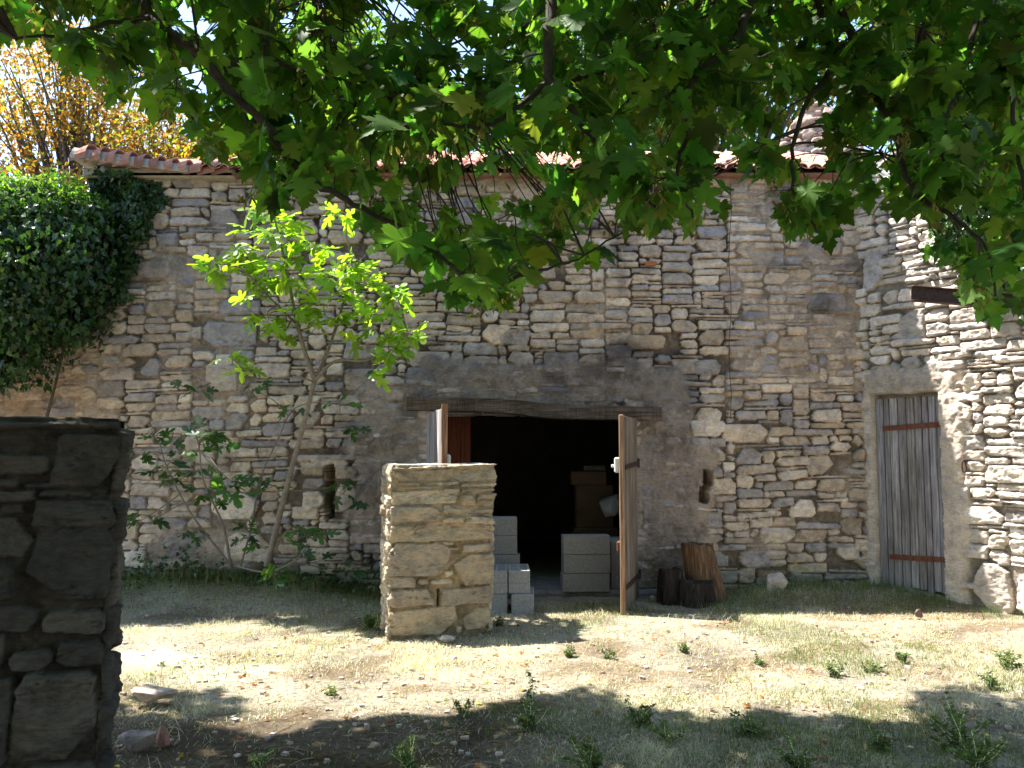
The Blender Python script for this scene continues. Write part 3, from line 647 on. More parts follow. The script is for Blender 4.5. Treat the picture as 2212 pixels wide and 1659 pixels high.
# ------------------------------------------------------------ things about the yard
def block(name, w_, d_, h_, loc, rz, label, group, holes_top=False):
    mb = MB(); org = np.array(loc); Rm = rotz(rz)
    if not holes_top: mb.box((0, 0, 0), (w_, d_, h_), bev=.006, rot=Rm, org=org)
    else:
        t = .028; mb.box((0, 0, 0), (w_, d_, h_-.12), bev=.006, rot=Rm, org=org)
        for a in (0, w_-t): mb.box((a, 0, h_-.121), (a+t, d_, h_), bev=.005, rot=Rm, org=org)
        nx_ = 2; ny_ = 4
        for k in range(ny_+1): yk = k*(d_-t)/ny_; mb.box((t-.003, yk, h_-.1205), (w_-t+.003, yk+t, h_-.001), bev=.004, rot=Rm, org=org)
        mb.box((w_/2-.012, t-.003, h_-.1202), (w_/2+.012, d_-t+.003, h_-.002), bev=.003, rot=Rm, org=org)
    return tag(mb.build(name, M_CONC), label, 'concrete block', group)
GB = 'grey concrete blocks at the doorway'
fz = .065
lx = P(1050, 1200, 9.45)[0]
for k, (dx, lab) in enumerate([(0, 'bottom block of the left stack inside the doorway, behind the pillar'), (-.012, 'middle block of the left stack inside the doorway'), (-.015, 'topmost block of the left stack inside the doorway, highest of all blocks')]):
    pass
ztop = P(1080, 1117, 9.4)[2]
lxr = P(1117, 1140, 9.4)[0]
labs = ['lowest block of the tall stack behind the pillar, mostly hidden', 'second block from below of the tall stack behind the pillar', 'third block of the tall stack behind the pillar', 'topmost block of the tall stack just right of the pillar']
for k in range(4):
    block('concrete_block', .50, .20, .196, (lxr-.50+(.03 if k < 2 else 0), 9.38, ztop-.2*(4-k)), -.01+.01*k, labs[k], GB)
rx0 = P(1216, 1200, 9.42)[0]; rzt = P(1260, 1157, 9.42)[2]
labs = ['bottom block of the three high stack by the right door leaf', 'middle block of the three high stack by the right door leaf', 'top block of the three high stack by the right door leaf']
for k in range(3): block('concrete_block', .515, .20, .2, (rx0+(.0, .008, .004)[k], 9.42, rzt-.203*(3-k)), .10-.02*k, labs[k], GB)
block('concrete_block', .20, .5, .52, (P(1320, 1200, 9.6)[0], 9.62, fz), .05, 'upright block standing between the stack of three and the door leaf', GB)
by = 8.48
def bx(px, y=by): return P(px, 1250, y)[0]
zt_ = P(1100, 1322, by)[2]
zg = float(gz(0, 8.6))
block('concrete_block', .212, .50, .20, (bx(1049), by+.02, zg-.01), .0, 'lower left block of the low pile set end on beside the pillar', GB)
block('concrete_block', .215, .50, .20, (bx(1105), by-.02, zg-.01), -.03, 'lower right block of the low pile beside the pillar', GB)
block('concrete_block', .212, .50, .225, (bx(1049), by+.01, zg+.192), .0, 'upper left hollow block of the low pile touching the pillar edge', GB, True)
block('concrete_block', .212, .50, .225, (bx(1098), by+.02, zg+.192), .02, 'upper right hollow block of the low pile, its cells open to the sky', GB, True)
# things inside
mb = MB(); a = P(962, 905, 10.25); c = P(1016, 1005, 10.25); mb.box((a[0]-.02, 10.25, .07), (c[0], 10.29, a[2]+.1)); tag(mb.build('wooden_board', M_PANEL), 'red brown board standing inside the doorway behind the left leaf', 'board')
def carton(x0, x1, y0, z0, z1, label, d_=.35, rz=0):
    mb = MB(); mb.box((0, 0, 0), (x1-x0, d_, z1-z0), bev=.006, rot=rotz(rz), org=(x0, y0, z0))
    mb.box((.0, -.004, z1-z0-.03), ((x1-x0), d_+.004, z1-z0-.022), (.6, .6, .6), .001, rotz(rz), (x0, y0, z0))
    return tag(mb.build('cardboard_box', M_CARD), label, 'box', 'brown boxes inside the barn')
q1 = P(1240, 1150, 10.2); q2 = P(1325, 1048, 10.2)
carton(q1[0], q2[0]+.05, 10.2, .065, q1[2]+.05, 'lowest brown box behind the block stack in the dark doorway')
carton(q1[0]+.03, q2[0], 10.22, q1[2]+.052, q2[2], 'middle brown box behind the block stack in the dark doorway', .33)
carton(q1[0]-.03, q2[0]-.08, 10.2, q2[2]+.002, q2[2]+.16, 'topmost brown box of the pile in the dark doorway', .3)
mb = MB(); s0 = P(1262, 1035, 10.2); mb.box((s0[0], 10.24, q2[2]+.165), (s0[0]+.26, 10.44, q2[2]+.23), bev=.01)
mb.tube([(s0[0]+.06, 10.24, q2[2]+.198), (s0[0]+.06, 10.225, q2[2]+.198)], .02, 12); mb.build('x', M_WIRE)
tag(bpy.data.objects['x'], 'small dark case lying on the topmost box in the doorway', 'case'); bpy.data.objects['x'].name = 'dark_case'
# limp sack
def blob(name, c, r, mat, label, cat, seed, amp=.25, n_=28, sq=1.0, freq=1.6, flatb=None, group=None, col=(1, 1, 1), rot=0, levels=0):
    u = np.linspace(0, 2*math.pi, n_*2, endpoint=False); v = np.linspace(0, math.pi, n_); U, Vv = np.meshgrid(u, v)
    x = np.cos(U)*np.sin(Vv); y = np.sin(U)*np.sin(Vv); z = np.cos(Vv)
    rr_ = 1+amp*(fbm(x*freq+seed, y*freq+z*freq*1.3+seed, seed, 4, .5))
    if levels:                                               # broken faces: cut by a few planes
        r_ = np.random.default_rng(seed)
        for k in range(levels):
            nn_ = r_.normal(0, 1, 3); nn_ /= np.linalg.norm(nn_); dd = r_.uniform(.38, .8); dt = x*nn_[0]+y*nn_[1]+z*nn_[2]
            lim = np.where(dt > .05, dd/np.maximum(dt, .05), 9); rr_ = np.minimum(rr_, lim*(1+.05*fbm(x*6+k, y*6+z*5, seed+k, 3)))
    V = np.stack([x*rr_*r[0], y*rr_*r[1], z*rr_*r[2]], -1).reshape(-1, 3)
    if flatb is not None: V[:, 2] = np.maximum(V[:, 2], flatb)
    V = V @ rotz(rot).T + np.array(c)
    i = np.arange(n_*2*n_).reshape(n_, n_*2); j = np.roll(i, -1, 1); Fc = np.stack([i[:-1], j[:-1], j[1:], i[1:]], -1).reshape(-1, 4)
    o = mesh(name, V, Fc, mat, None, np.tile(np.array(col), (len(V), 1))*(1+.12*vn(V[:, 0]*14, V[:, 2]*14+V[:, 1]*14, seed))[:, None]); return tag(o, label, cat, group)
c_ = P(1312, 1092, 9.98); blob('sack', c_, (.17, .12, .17), M_SACK, 'limp white sack on the boxes just inside the right leaf', 'sack', 4, .45, levels=7)
# stones
def rock(px, py, w_, h_, d_, seed, label, col=(.5, .46, .40), rot=0, dyo=0, mat=None):
    yy = CAM_H*F/(py-970)
    for _ in range(6):
        g = float(gz(P(px, py, yy)[0], yy)); yy = (CAM_H-g)*F/(py-970.5)
    c_ = P(px, py, yy); return blob('rock', (c_[0], yy+d_*.5, c_[2]+h_*.22), (w_*.56, d_*.56, h_*.80), M_STONE if mat is None else mat, label, 'rock', seed, .28, 40, 1, 1.4, None, 'loose stones lying in the yard', col, rot, 13)
rock(1680, 1290, .30, .25, .22, 5, 'pale pointed rock at the foot of the barn wall left of the plank door')
rock(318, 1518, .31, .10, .2, 8, 'pale wedge shaped rock half in sun beside the dark pillar', (.52, .46, .38))
rock(285, 1615, .22, .07, .18, 12, 'flat grey stone in shade close to the foot of the dark pillar', (.3, .28, .26))
rock(345, 1600, .10, .08, .10, 15, 'small reddish stone in shade beside the flat grey stone', (.33, .2, .16))
rock(1990, 1333, .09, .07, .07, 17, 'small dark stone alone on the dry grass at right', (.16, .12, .11))
rock(960, 1384, .16, .04, .10, 19, 'flat pale chip lying at the foot of the ochre pillar', (.5, .46, .4))
rock(1600, 1252, .18, .1, .12, 23, 'low grey stone against the barn wall right of the logs', (.38, .36, .33))
rock(1410, 1295, .07, .05, .06, 27, 'small pale stone on the ground right of the door leaf', (.5, .47, .43))
# logs
def log(name, px0, px1, ytop, ybase, yd, lean, mat, label, seed, rim=True):
    mb = MB(); rr_ = np.random.default_rng(seed); wd = (px1-px0)/F*yd; c0 = P((px0+px1)/2, ybase, yd); tp = P((px0+px1)/2, ytop, yd)[2]; z0 = float(gz(c0[0], yd+wd/2))-.04
    n_ = 40; V = []; ths = np.linspace(0, 2*math.pi, n_, endpoint=False); prof = 1+.10*vn(ths*2.2, ths*0, seed)+.06*vn(ths*6, ths*0, seed+1)
    K = 14
    for k in range(K+1):
        t = k/K; r_ = wd/2*(1.10-.16*t)
        for i_, th in enumerate(ths):
            q_ = r_*prof[i_]*(1+.04*vn(np.array(th*7), np.array(t*2.5), seed+2)); V.append((c0[0]+lean[0]*t+q_*math.cos(th), yd+wd/2+lean[1]*t+q_*math.sin(th), z0+(tp-z0)*t+(.02*vn(np.array(th*3), np.array(2.), seed) if k == K else 0)))
    Fs = [(k*n_+i_, k*n_+(i_+1) % n_, (k+1)*n_+(i_+1) % n_, (k+1)*n_+i_) for k in range(K) for i_ in range(n_)]
    base_ = len(V); cx_ = np.array(V[-n_:]).mean(0)
    for f_ in (.8, .5, .2):
        for i_ in range(n_): q_ = np.array(V[K*n_+i_]); q_ = cx_+(q_-cx_)*f_; q_[2] += rr_.normal(0, .004); V.append(q_)
    Fs += [(a_*n_+i_, a_*n_+(i_+1) % n_, (a_+1)*n_+(i_+1) % n_, (a_+1)*n_+i_) for a_ in range(K, K+3) for i_ in range(n_)]+[tuple(range((K+3)*n_, (K+4)*n_))]
    mb.add(np.array(V), Fs); return tag(mb.build(name, mat), label, 'log', 'old logs right of the doorway')
log('log', 1505, 1575, 1180, 1285, 9.02, (-.12, .02), M_LOG, 'tall split brown log with flaking bark standing against the wall', 3)
log('log', 1424, 1480, 1235, 1292, 8.98, (.01, .0), M_DARKLOG, 'short blackened log nearest the doorway', 6)
log('log', 1476, 1550, 1262, 1300, 8.80, (.0, .03), M_DARKLOG, 'low dark log lying in front of the tall split log', 9)

# ------------------------------------------------------------ leaves
def outline(half, zc=-.25):
    h = np.array(half, float); mir = h[1:-1][::-1]*np.array([-1, 1]); o = np.vstack([h, mir]); c = np.array([[0, .3]]); P2 = np.vstack([c, o])
    V = np.stack([P2[:, 0], P2[:, 1], zc*P2[:, 0]**2-.12*P2[:, 1]**2+.05*np.abs(P2[:, 0])], 1); n_ = len(o)
    return V, np.array([(0, 1+i, 1+(i+1) % n_) for i in range(n_)])
MAPLE = outline([(0, 0), (.10, -.07), (.24, -.12), (.40, -.05), (.36, .02), (.44, .05), (.35, .12), (.33, .17), (.50, .20), (.55, .27), (.68, .33), (.61, .37), (.60, .44), (.49, .43), (.44, .49), (.36, .46), (.22, .45), (.26, .55), (.34, .62), (.24, .66), (.23, .74), (.13, .77), (.09, .86), (0, 1.0)])
FIGL = outline([(0, 0), (.10, -.06), (.24, -.05), (.36, .06), (.30, .16), (.16, .20), (.22, .27), (.40, .36), (.48, .52), (.38, .60), (.24, .52), (.12, .44), (.14, .58), (.20, .74), (.15, .92), (0, 1.0)], -.35)
IVYL = outline([(0, 0), (.22, -.08), (.42, .05), (.30, .22), (.34, .42), (.16, .5), (0, .95)], -.5)
V4 = np.array([(0, 0, 0), (.27, .42, .05), (0, 1, -.1), (-.27, .42, .05)]); TREEL = (V4, np.array([(0, 1, 2), (0, 2, 3)]))
def frames(tip, nrm_):
    t = tip/np.linalg.norm(tip, axis=1)[:, None]; n_ = nrm_-(nrm_*t).sum(1)[:, None]*t; n_ /= np.linalg.norm(n_, axis=1)[:, None]+1e-9; x = np.cross(t, n_)
    return np.stack([x, t, n_], 1)                              # rows: local x, y, z in the world
def leaves(name, tpl, pos, tip, nrm_, size, col, mat, parent=None, sm=False):
    T, Fc = tpl; n_ = len(pos); Rm = frames(tip, nrm_); curl = rng.uniform(.2, 3.6, n_)*rng.choice([-.5, 1, 1], n_)
    Tn = np.tile(T, (n_, 1, 1)); Tn[:, :, 2] *= curl[:, None]; Tn[:, :, 0] *= rng.uniform(.85, 1.1, n_)[:, None]
    V = pos[:, None, :]+size[:, None, None]*np.einsum('nvk,nkw->nvw', Tn, Rm)
    Fa = (Fc[None]+(np.arange(n_)*len(T))[:, None, None]).reshape(-1, 3)
    return mesh(name, V.reshape(-1, 3), Fa, mat, parent, np.repeat(col, len(T), 0), sm)
def cols(n_, base, var=.22, hue=.15, r_=None):
    r_ = r_ or rng; b_ = np.array(base)[r_.integers(0, len(base), n_)] if np.ndim(base) > 1 else np.tile(base, (n_, 1))
    c = b_*(1+r_.normal(0, var, n_))[:, None].clip(.5, 1.7); c[:, 0] *= (1+r_.normal(0, hue, n_)).clip(.5, 1.8); return c.clip(.005, .9)

# ---- the maple in the foreground
ylow = np.array([(-400, 0), (-50, 60), (60, 60), (110, 60), (150, 130), (200, 170), (280, 170), (330, 210), (380, 250), (420, 300), (480, 320), (540, 320), (560, 400), (640, 430), (700, 400), (760, 430), (800, 490), (880, 530), (930, 590), (960, 640), (1040, 670), (1120, 640), (1140, 560), (1200, 540), (1300, 555), (1370, 530), (1390, 470), (1480, 450), (1560, 450), (1600, 380), (1660, 350), (1700, 470), (1760, 510), (1830, 490), (1850, 420), (1890, 430), (1950, 450), (2010, 510), (2080, 590), (2120, 640), (2250, 690), (2700, 760)], float)
gaps = [(1722, 300, 55, 75), (868, 18, 45, 36), (1080, 392, 120, 22), (1690, 95, 22, 14), (300, 330, 60, 60), (1590, 440, 40, 30), (1900, 395, 30, 40), (90, 200, 60, 60), (2110, 480, 60, 25), (480, 370, 50, 30), (1290, 560, 20, 10), (620, 50, 40, 16), (745, 95, 30, 14), (430, 160, 22, 22)]
def in_canopy(p, margin=0, gap=1.0):
    x, y, d = proj(p); lim = np.interp(x, ylow[:, 0], ylow[:, 1])
    ok = (y < lim+margin) | (d < .3)
    infr = (x > -60) & (x < 2272) & (y > -60)
    for gx, gy, ga, gb in gaps: ok &= ~(infr & (((x-gx)/(ga*gap))**2+((y-gy)/(gb*gap))**2 < 1))
    return ok
maple = empty('maple_tree', (4.2, 1.4, 0), 'large maple overhead, its dark leafy boughs hanging across the top', 'tree')
br_px = [
    ([(210, -160, 3.9), (300, -40, 3.75), (330, 40, 3.7), (430, 115, 3.6), (500, 200, 3.6), (570, 265, 3.6), (640, 360, 3.6), (700, 405, 3.6), (780, 450, 3.55), (890, 505, 3.5), (960, 560, 3.5), (1010, 610, 3.45), (1040, 650, 3.4)], .022, .004),
    ([(480, 150, 3.62), (560, 122, 3.7), (640, 150, 3.8), (720, 172, 3.9), (830, 190, 4.0), (900, 230, 4.0)], .012, .004),
    ([(1195, -140, 3.8), (1190, -30, 3.7), (1185, 80, 3.6), (1188, 170, 3.55), (1222, 215, 3.5), (1262, 275, 3.5), (1310, 335, 3.45), (1370, 405, 3.4), (1420, 450, 3.4)], .024, .005),
    ([(1188, 178, 3.55), (1110, 235, 3.5), (1040, 275, 3.5), (950, 262, 3.5), (900, 240, 3.5)], .011, .004),
    ([(1222, 215, 3.5), (1250, 170, 3.6), (1330, 160, 3.7), (1390, 170, 3.8), (1440, 60, 3.9)], .009, .003),
    ([(1680, -120, 4.2), (1625, -10, 4.1), (1600, 70, 4.0), (1540, 130, 3.9), (1490, 190, 3.8), (1478, 300, 3.7), (1462, 390, 3.7), (1500, 470, 3.6)], .020, .004),
    ([(1800, -120, 4.4), (1810, 0, 4.3), (1850, 110, 4.2), (1880, 190, 4.1), (1930, 280, 4.0), (1965, 400, 3.9), (2060, 470, 3.8), (2130, 540, 3.7), (2152, 640, 3.6)], .020, .004),
    ([(1755, -80, 4.3), (1775, 40, 4.2), (1800, 130, 4.1), (1745, 220, 4.0), (1712, 320, 3.9), (1720, 420, 3.8), (1765, 500, 3.7)], .015, .004),
    ([(2130, -60, 4.0), (2105, 60, 3.9), (2075, 170, 3.8), (2045, 260, 3.7), (2040, 350, 3.7)], .014, .004),
    ([(2120, 30, 3.9), (2170, 150, 3.8), (2190, 260, 3.7), (2210, 400, 3.6), (2260, 520, 3.5)], .012, .004),
    ([(330, 35, 3.7), (240, 50, 3.6), (130, 75, 3.5), (40, 82, 3.4)], .010, .004),
    ([(1110, 600, 3.7), (1180, 578, 3.75), (1250, 560, 3.8), (1340, 500, 3.8)], .007, .003),
    ([(2010, -80, 4.8), (1990, 60, 4.6), (1960, 200, 4.5), (1900, 330, 4.4)], .014, .004),
    ([(700, -90, 4.6), (690, 20, 4.5), (760, 120, 4.4), (900, 200, 4.3)], .013, .004),
]
limbs = MB(); nodes = []; limb_tops = []
for pts, r0, r1 in br_px:
    q_ = spline([P(p[0], p[1], p[2]*.90) for p in pts], 6); q_ += rng.normal(0, .004, q_.shape); limbs.tube(q_, np.linspace(r0*1.1, r1*1.2, len(q_)), 8, wob=.25); nodes.append(q_)
    if pts[0][1] < -40: limb_tops.append(q_[0])
fork = np.array([3.6, 2.0, 4.6]); tr = MB()
tr.tube(spline([(4.2, 1.4, -.1), (4.15, 1.45, 1.2), (4.0, 1.6, 3.0), fork], 6), np.linspace(.26, .15, 19), 14, wob=.12); tr.build('trunk', M_BARK, maple, True)
for k, t_ in enumerate(limb_tops):
    t_ = np.array(t_); mid = fork*.55+t_*.45+np.array([0, 0, .7]); a = spline([fork+np.array([0, 0, -.1*k*.2]), mid, t_*.8+mid*.2+np.array([0, 0, .25]), t_], 6); limbs.tube(a, np.linspace(.06, .023, len(a)), 8, wob=.2); nodes.append(a[6:])
NODES = np.concatenate(nodes)
# twig ends ("clusters"): in view below, out of view above
cl = []
def sample(n_, lo, hi, keep):
    out = []
    while len(out) < n_:
        p = rng.uniform(lo, hi, (4000, 3)); p = p[keep(p)]; out += list(p)
    return np.array(out[:n_])
inv = []                                                          # in view: picture position first, then depth
while len(inv) < 620:
    x, y = rng.uniform(-120, 2330), rng.uniform(-120, 700); d = rng.uniform(3.35, 4.7) if rng.random() < .7 else rng.uniform(4.3, 5.8)
    p = P(x, y, d)
    if y > 330 and rng.random() < .25: continue
    if in_canopy(p[None], -4, 1.15)[0]: inv.append(p)
for k, q_ in enumerate(nodes[:len(br_px)]):                       # leaves on the branches themselves
    for p in q_[4::4]:
        p = p+rng.normal(0, .07, 3)
        if in_canopy(p[None], -20, 1.4)[0]: inv.append(p)
inv = np.array(inv)
up_keep = lambda p: ((p[:, 1]-.2*p[:, 2] > 4.05) | (rng.random(len(p)) < .22)) & ((proj(p)[1] < -40) & (proj(p)[0] > -3000)) & in_canopy(p) & (p[:, 1]-.2*p[:, 2] < 5.35+.28*np.sin((p[:, 0]+.5*p[:, 2])*2.3+1)+.2*np.sin((p[:, 0]+.5*p[:, 2])*5.1))
upc = sample(3000, (-6.8, .3, 3.7), (3.8, 7.1, 6.8), up_keep)
allc = np.concatenate([inv, upc])
twigs = MB(); LP = []; LT = []; LN = []; LS = []; LC = []
nn_all = ((allc[:, None, :]-NODES[None, ::2])**2).sum(2); near = NODES[::2][nn_all.argmin(1)]
seedpts = []
for ci, c_ in enumerate(allc):
    infront = ci < len(inv); nrst = near[ci]; dv = c_-nrst; dl_ = np.linalg.norm(dv)
    if dl_ > .08 and (infront or ci % 6 == 0):
        m1 = nrst+dv*.35+np.array([0, 0, .10*dl_])+rng.normal(0, .05*min(dl_, .8), 3); m2 = nrst+dv*.75+np.array([0, 0, .06*dl_])+rng.normal(0, .03, 3)
        r_ = min(.003+.0035*dl_, .009); twigs.tube(spline([nrst, m1, m2, c_], 4), np.linspace(r_, .0022, 13), 5 if infront else 4, cap=False)
    k = rng.integers(5, 9) if infront else rng.integers(5, 8)
    for j in range(k):
        a = rng.uniform(0, 2*math.pi); e = rng.uniform(-.2, .8); pd = np.array([math.cos(a)*math.cos(e), math.sin(a)*math.cos(e), math.sin(e)*.3-.15]); pl = rng.uniform(.05, .15)
        lp = c_+pd*pl; lt = pd*.55+np.array([0, 0, -.75])+rng.normal(0, .28, 3)
        ln = np.array([pd[0]*.7, pd[1]*.7, .65])+rng.normal(0, .45, 3)
        s_ = rng.uniform(.08, .142)*(1 if infront else 1.35)
        LP.append(lp); LT.append(lt); LN.append(ln); LS.append(s_)
        if infront: twigs.tube([c_, (c_+lp)/2+np.array([0, 0, .012]), lp], .0014, 3, cap=False)
    if infront and rng.random() < .42: seedpts.append(c_)
LP = np.array(LP); LT = np.array(LT); LN = np.array(LN); LS = np.array(LS)
ok = in_canopy(LP+LT/np.linalg.norm(LT, axis=1)[:, None]*LS[:, None]*.6, 55, .85)
LP, LT, LN, LS = LP[ok], LT[ok], LN[ok], LS[ok]
print('maple leaves', len(LP))
mc_ = cols(len(LP), [(.085, .17, .036), (.07, .15, .036), (.10, .19, .036), (.075, .16, .04), (.115, .165, .04), (.06, .13, .036)], .22, .12)
leaves('foliage', MAPLE, LP, LT, LN, LS, mc_, M_MAPLE, maple)
limbs.build('limbs', M_BARKD, maple, True); twigs.build('twigs', M_BARKD, maple)
# hanging keys
SP = []; ST = []; SN = []; SS = []
for c_ in seedpts:
    for j in range(rng.integers(7, 16)):
        p = c_+np.array([rng.normal(0, .028), rng.normal(0, .028), -rng.uniform(.02, .15)])
        for sg in (-1, 1):
            a = rng.uniform(0, 6.28); SP.append(p); ST.append([math.cos(a)*.5*sg, math.sin(a)*.5*sg, -.8]); SN.append(rng.normal(0, 1, 3)); SS.append(rng.uniform(.028, .042))
KEY = (np.array([(0, 0, 0), (.13, .15, 0), (.24, .6, .02), (.14, .98, 0), (-.05, .8, 0), (-.06, .3, 0)]), np.array([(0, 1, 2), (0, 2, 3), (0, 3, 4), (0, 4, 5)]))
SP = np.array(SP); leaves('seed_keys', KEY, SP, np.array(ST), np.array(SN), np.array(SS), cols(len(SP), [(.26, .27, .09), (.22, .22, .08), (.30, .27, .12), (.18, .15, .07)], .2, .1), M_SEED, maple)

# ---- fig tree, and the young fig in the shade of the wall
def fig(name, label, stems, clusters, mat, base, nleaf=(5, 9), sz=(.12, .2), pal=None, flat=0):
    root = empty(name, base, label, 'tree'); tk = MB(); bn = []; bm = MB()
    for i, (pts, r0, r1) in enumerate(stems):
        q_ = spline([P(*p) for p in pts], 6); (tk if i == 0 else bm).tube(q_, np.linspace(r0, r1, len(q_)), 8, wob=.15); bn.append(q_)
    ND = np.concatenate(bn); a1 = []; a2 = []; a3 = []; a4 = []
    for c_ in clusters:
        c_ = P(*c_); nr = ND[((ND-c_)**2).sum(1).argmin()]
        bm.tube(spline([nr, (nr+c_)/2+rng.normal(0, .03, 3), c_], 4), np.linspace(.008, .004, 9), 5, cap=False)
        for j in range(rng.integers(*nleaf)):
            a = rng.uniform(0, 6.28); e = rng.uniform(-.3, .6); d_ = np.array([math.cos(a)*math.cos(e), math.sin(a)*math.cos(e), math.sin(e)]); l_ = rng.uniform(.03, .13); p = c_+d_*l_
            bm.tube([c_, p], .002, 3, cap=False)
            a1.append(p); a2.append(d_*.8+np.array([0, 0, -.25])+rng.normal(0, .25, 3)); a3.append(np.array([-.25, -.25, .8])+rng.normal(0, .40, 3)); a4.append(rng.uniform(*sz))
    if pal is None: pal = [(.115, .20, .03), (.10, .18, .03), (.13, .215, .035)]
    tk.build('trunk', M_FIGBARK, root, True); bm.build('branches', M_FIGBARK, root, True)
    leaves('foliage', FIGL, np.array(a1), np.array(a2), np.array(a3), np.array(a4), cols(len(a1), pal, .12, .08), mat, root); return root
yf = 8.35
fc = [(565, 468), (600, 505), (520, 540), (470, 575), (640, 525), (560, 600), (625, 612), (583, 690), (640, 680), (700, 600), (755, 585), (745, 470), (790, 612), (850, 630), (720, 690), (805, 690), (880, 735), (840, 760), (640, 560), (500, 775), (518, 800), (690, 655), (762, 655), (622, 470), (585, 560), (540, 640), (545, 570), (670, 620), (730, 620), (840, 680), (600, 720), (665, 700), (775, 740), (820, 800), (690, 540), (535, 500)]
fig('fig_tree', 'young fig tree with bright sunlit lobed leaves on a thin leaning trunk', [
    ([(576, 1222, 8.95), (600, 1130, 8.85), (628, 1020, 8.7), (655, 920, 8.55), (680, 822, 8.4)], .034, .022),
    ([(680, 822, 8.4), (662, 770, 8.38), (642, 700, 8.36), (622, 600, 8.35), (605, 520, 8.33), (590, 460, 8.3)], .026, .008),
    ([(680, 822, 8.4), (725, 780, 8.35), (790, 778, 8.3), (850, 755, 8.25), (880, 715, 8.2)], .018, .006),
    ([(684, 815, 8.4), (715, 740, 8.45), (740, 660, 8.5), (760, 580, 8.5), (742, 480, 8.5)], .02, .006),
    ([(680, 825, 8.4), (640, 815, 8.35), (560, 818, 8.3), (515, 790, 8.25)], .011, .005),
    ([(640, 700, 8.36), (580, 640, 8.3), (520, 580, 8.25), (475, 575, 8.25)], .012, .005)],
    [(x+rng.normal(0, 5), y+rng.normal(0, 5), yf+rng.uniform(-.25, .2)) for x, y in fc+fc[:18]+[(860, 640), (885, 720), (830, 740), (460, 590), (545, 620), (780, 560)]], M_FIG, (-2.5, 9.0, 0), (5, 9), (.12, .21), [(.22, .33, .05), (.19, .30, .05), (.25, .36, .06)])
fc2 = [(420, 845), (395, 835), (560, 850), (385, 945), (340, 960), (345, 1015), (400, 1035), (365, 1010), (330, 1140), (420, 1150), (565, 1030), (590, 1050), (525, 1165), (740, 1035), (790, 1080), (735, 875), (800, 812), (640, 885), (775, 940), (300, 1120), (690, 1225), (745, 1235), (610, 1230), (440, 1060), (470, 1080), (360, 1050), (530, 1155), (560, 1180), (660, 1180), (420, 1020), (740, 1060), (310, 980)]
lit = [(428, 945, 8.45), (455, 935, 8.4), (490, 960, 8.5), (475, 1055, 8.4), (500, 1040, 8.45), (655, 1148, 8.3), (680, 1150, 8.3), (640, 1155, 8.25), (600, 1240, 8.2), (590, 1250, 8.2), (430, 975, 8.45), (445, 940, 8.35), (490, 1060, 8.35)]
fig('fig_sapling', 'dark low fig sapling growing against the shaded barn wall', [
    ([(500, 1225, 9.25), (480, 1130, 9.15), (440, 1040, 9.0), (430, 960, 8.7)], .016, .006),
    ([(500, 1222, 9.25), (420, 1120, 9.2), (365, 1020, 9.2), (345, 960, 9.25)], .012, .005),
    ([(520, 1222, 9.25), (545, 1130, 9.25), (560, 1040, 9.3), (600, 950, 9.35), (640, 880, 9.35), (735, 865, 9.35)], .012, .005),
    ([(505, 1222, 9.25), (580, 1235, 8.9), (650, 1200, 8.6), (665, 1155, 8.4)], .010, .004),
    ([(560, 1040, 9.3), (640, 1060, 9.3), (740, 1050, 9.3)], .008, .004),
    ([(430, 960, 9.1), (410, 900, 9.25), (420, 845, 9.3)], .008, .004)],
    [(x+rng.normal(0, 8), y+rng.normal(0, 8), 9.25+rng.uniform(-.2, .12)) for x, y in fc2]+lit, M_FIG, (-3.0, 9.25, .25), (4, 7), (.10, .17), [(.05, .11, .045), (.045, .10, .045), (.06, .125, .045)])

# ---- ivy
def ivy(name, label, pts_n, size, pal, trunkpts, mat=M_IVY, cat='ivy'):
    root = empty(name, tuple(pts_n[0].min(0)), label, cat); p, nrm_ = pts_n; n_ = len(p)
    tip = np.array([0, 0, -1.])+rng.normal(0, .5, (n_, 3)); nn = nrm_+rng.normal(0, .45, (n_, 3))
    leaves('foliage', IVYL, p, tip, nn, rng.uniform(size[0], size[1], n_), cols(n_, pal, .25, .15), mat, root)
    st_ = MB()
    for q_ in trunkpts: st_.tube(spline(q_, 5), np.linspace(.03, .008, (len(q_)-1)*5+1), 6, wob=.2)
    st_.build('stems', M_BARK, root); return root
from numpy.random import default_rng
def poly_in(x, y, poly):
    ins = np.zeros(x.shape, bool); j = len(poly)-1
    for i in range(len(poly)):
        xi, yi = poly[i]; xj, yj = poly[j]; c_ = ((yi > y) != (yj > y)) & (x < (xj-xi)*(y-yi)/(yj-yi+1e-9)+xi); ins ^= c_; j = i
    return ins
polyL = [(185, 385), (200, 372), (335, 380), (332, 420), (318, 470), (300, 560), (275, 600), (255, 668), (215, 672), (195, 720), (120, 745), (60, 775), (20, 805), (-150, 790), (-150, 470), (185, 440)]
ww = P(0, 0, YW)
n_ = 60000; x = rng.uniform(XL-1.9, XL+1.2, n_); z = rng.uniform(2.0, 4.9, n_); th_ = .03+.28*np.clip(fbm(x*1.8, z*1.8, 201, 3)+.25, 0, 1)+.30*smooth(XL+.2, XL-.6, x)
y = YW-rng.uniform(.02, 1, n_)**.7*th_; p = np.stack([x, y, z], 1); qx, qy, _ = proj(np.stack([x, np.full(n_, YW-.1), z], 1)); wob_ = 16*vn(x*7, z*7, 77)+22*vn(x*2.2, z*2.2, 78)
ok = poly_in(qx+wob_, qy+wob_, polyL); p = p[ok][:13000]
nrm_ = np.tile(np.array([-.1, -.8, .5]), (len(p), 1))
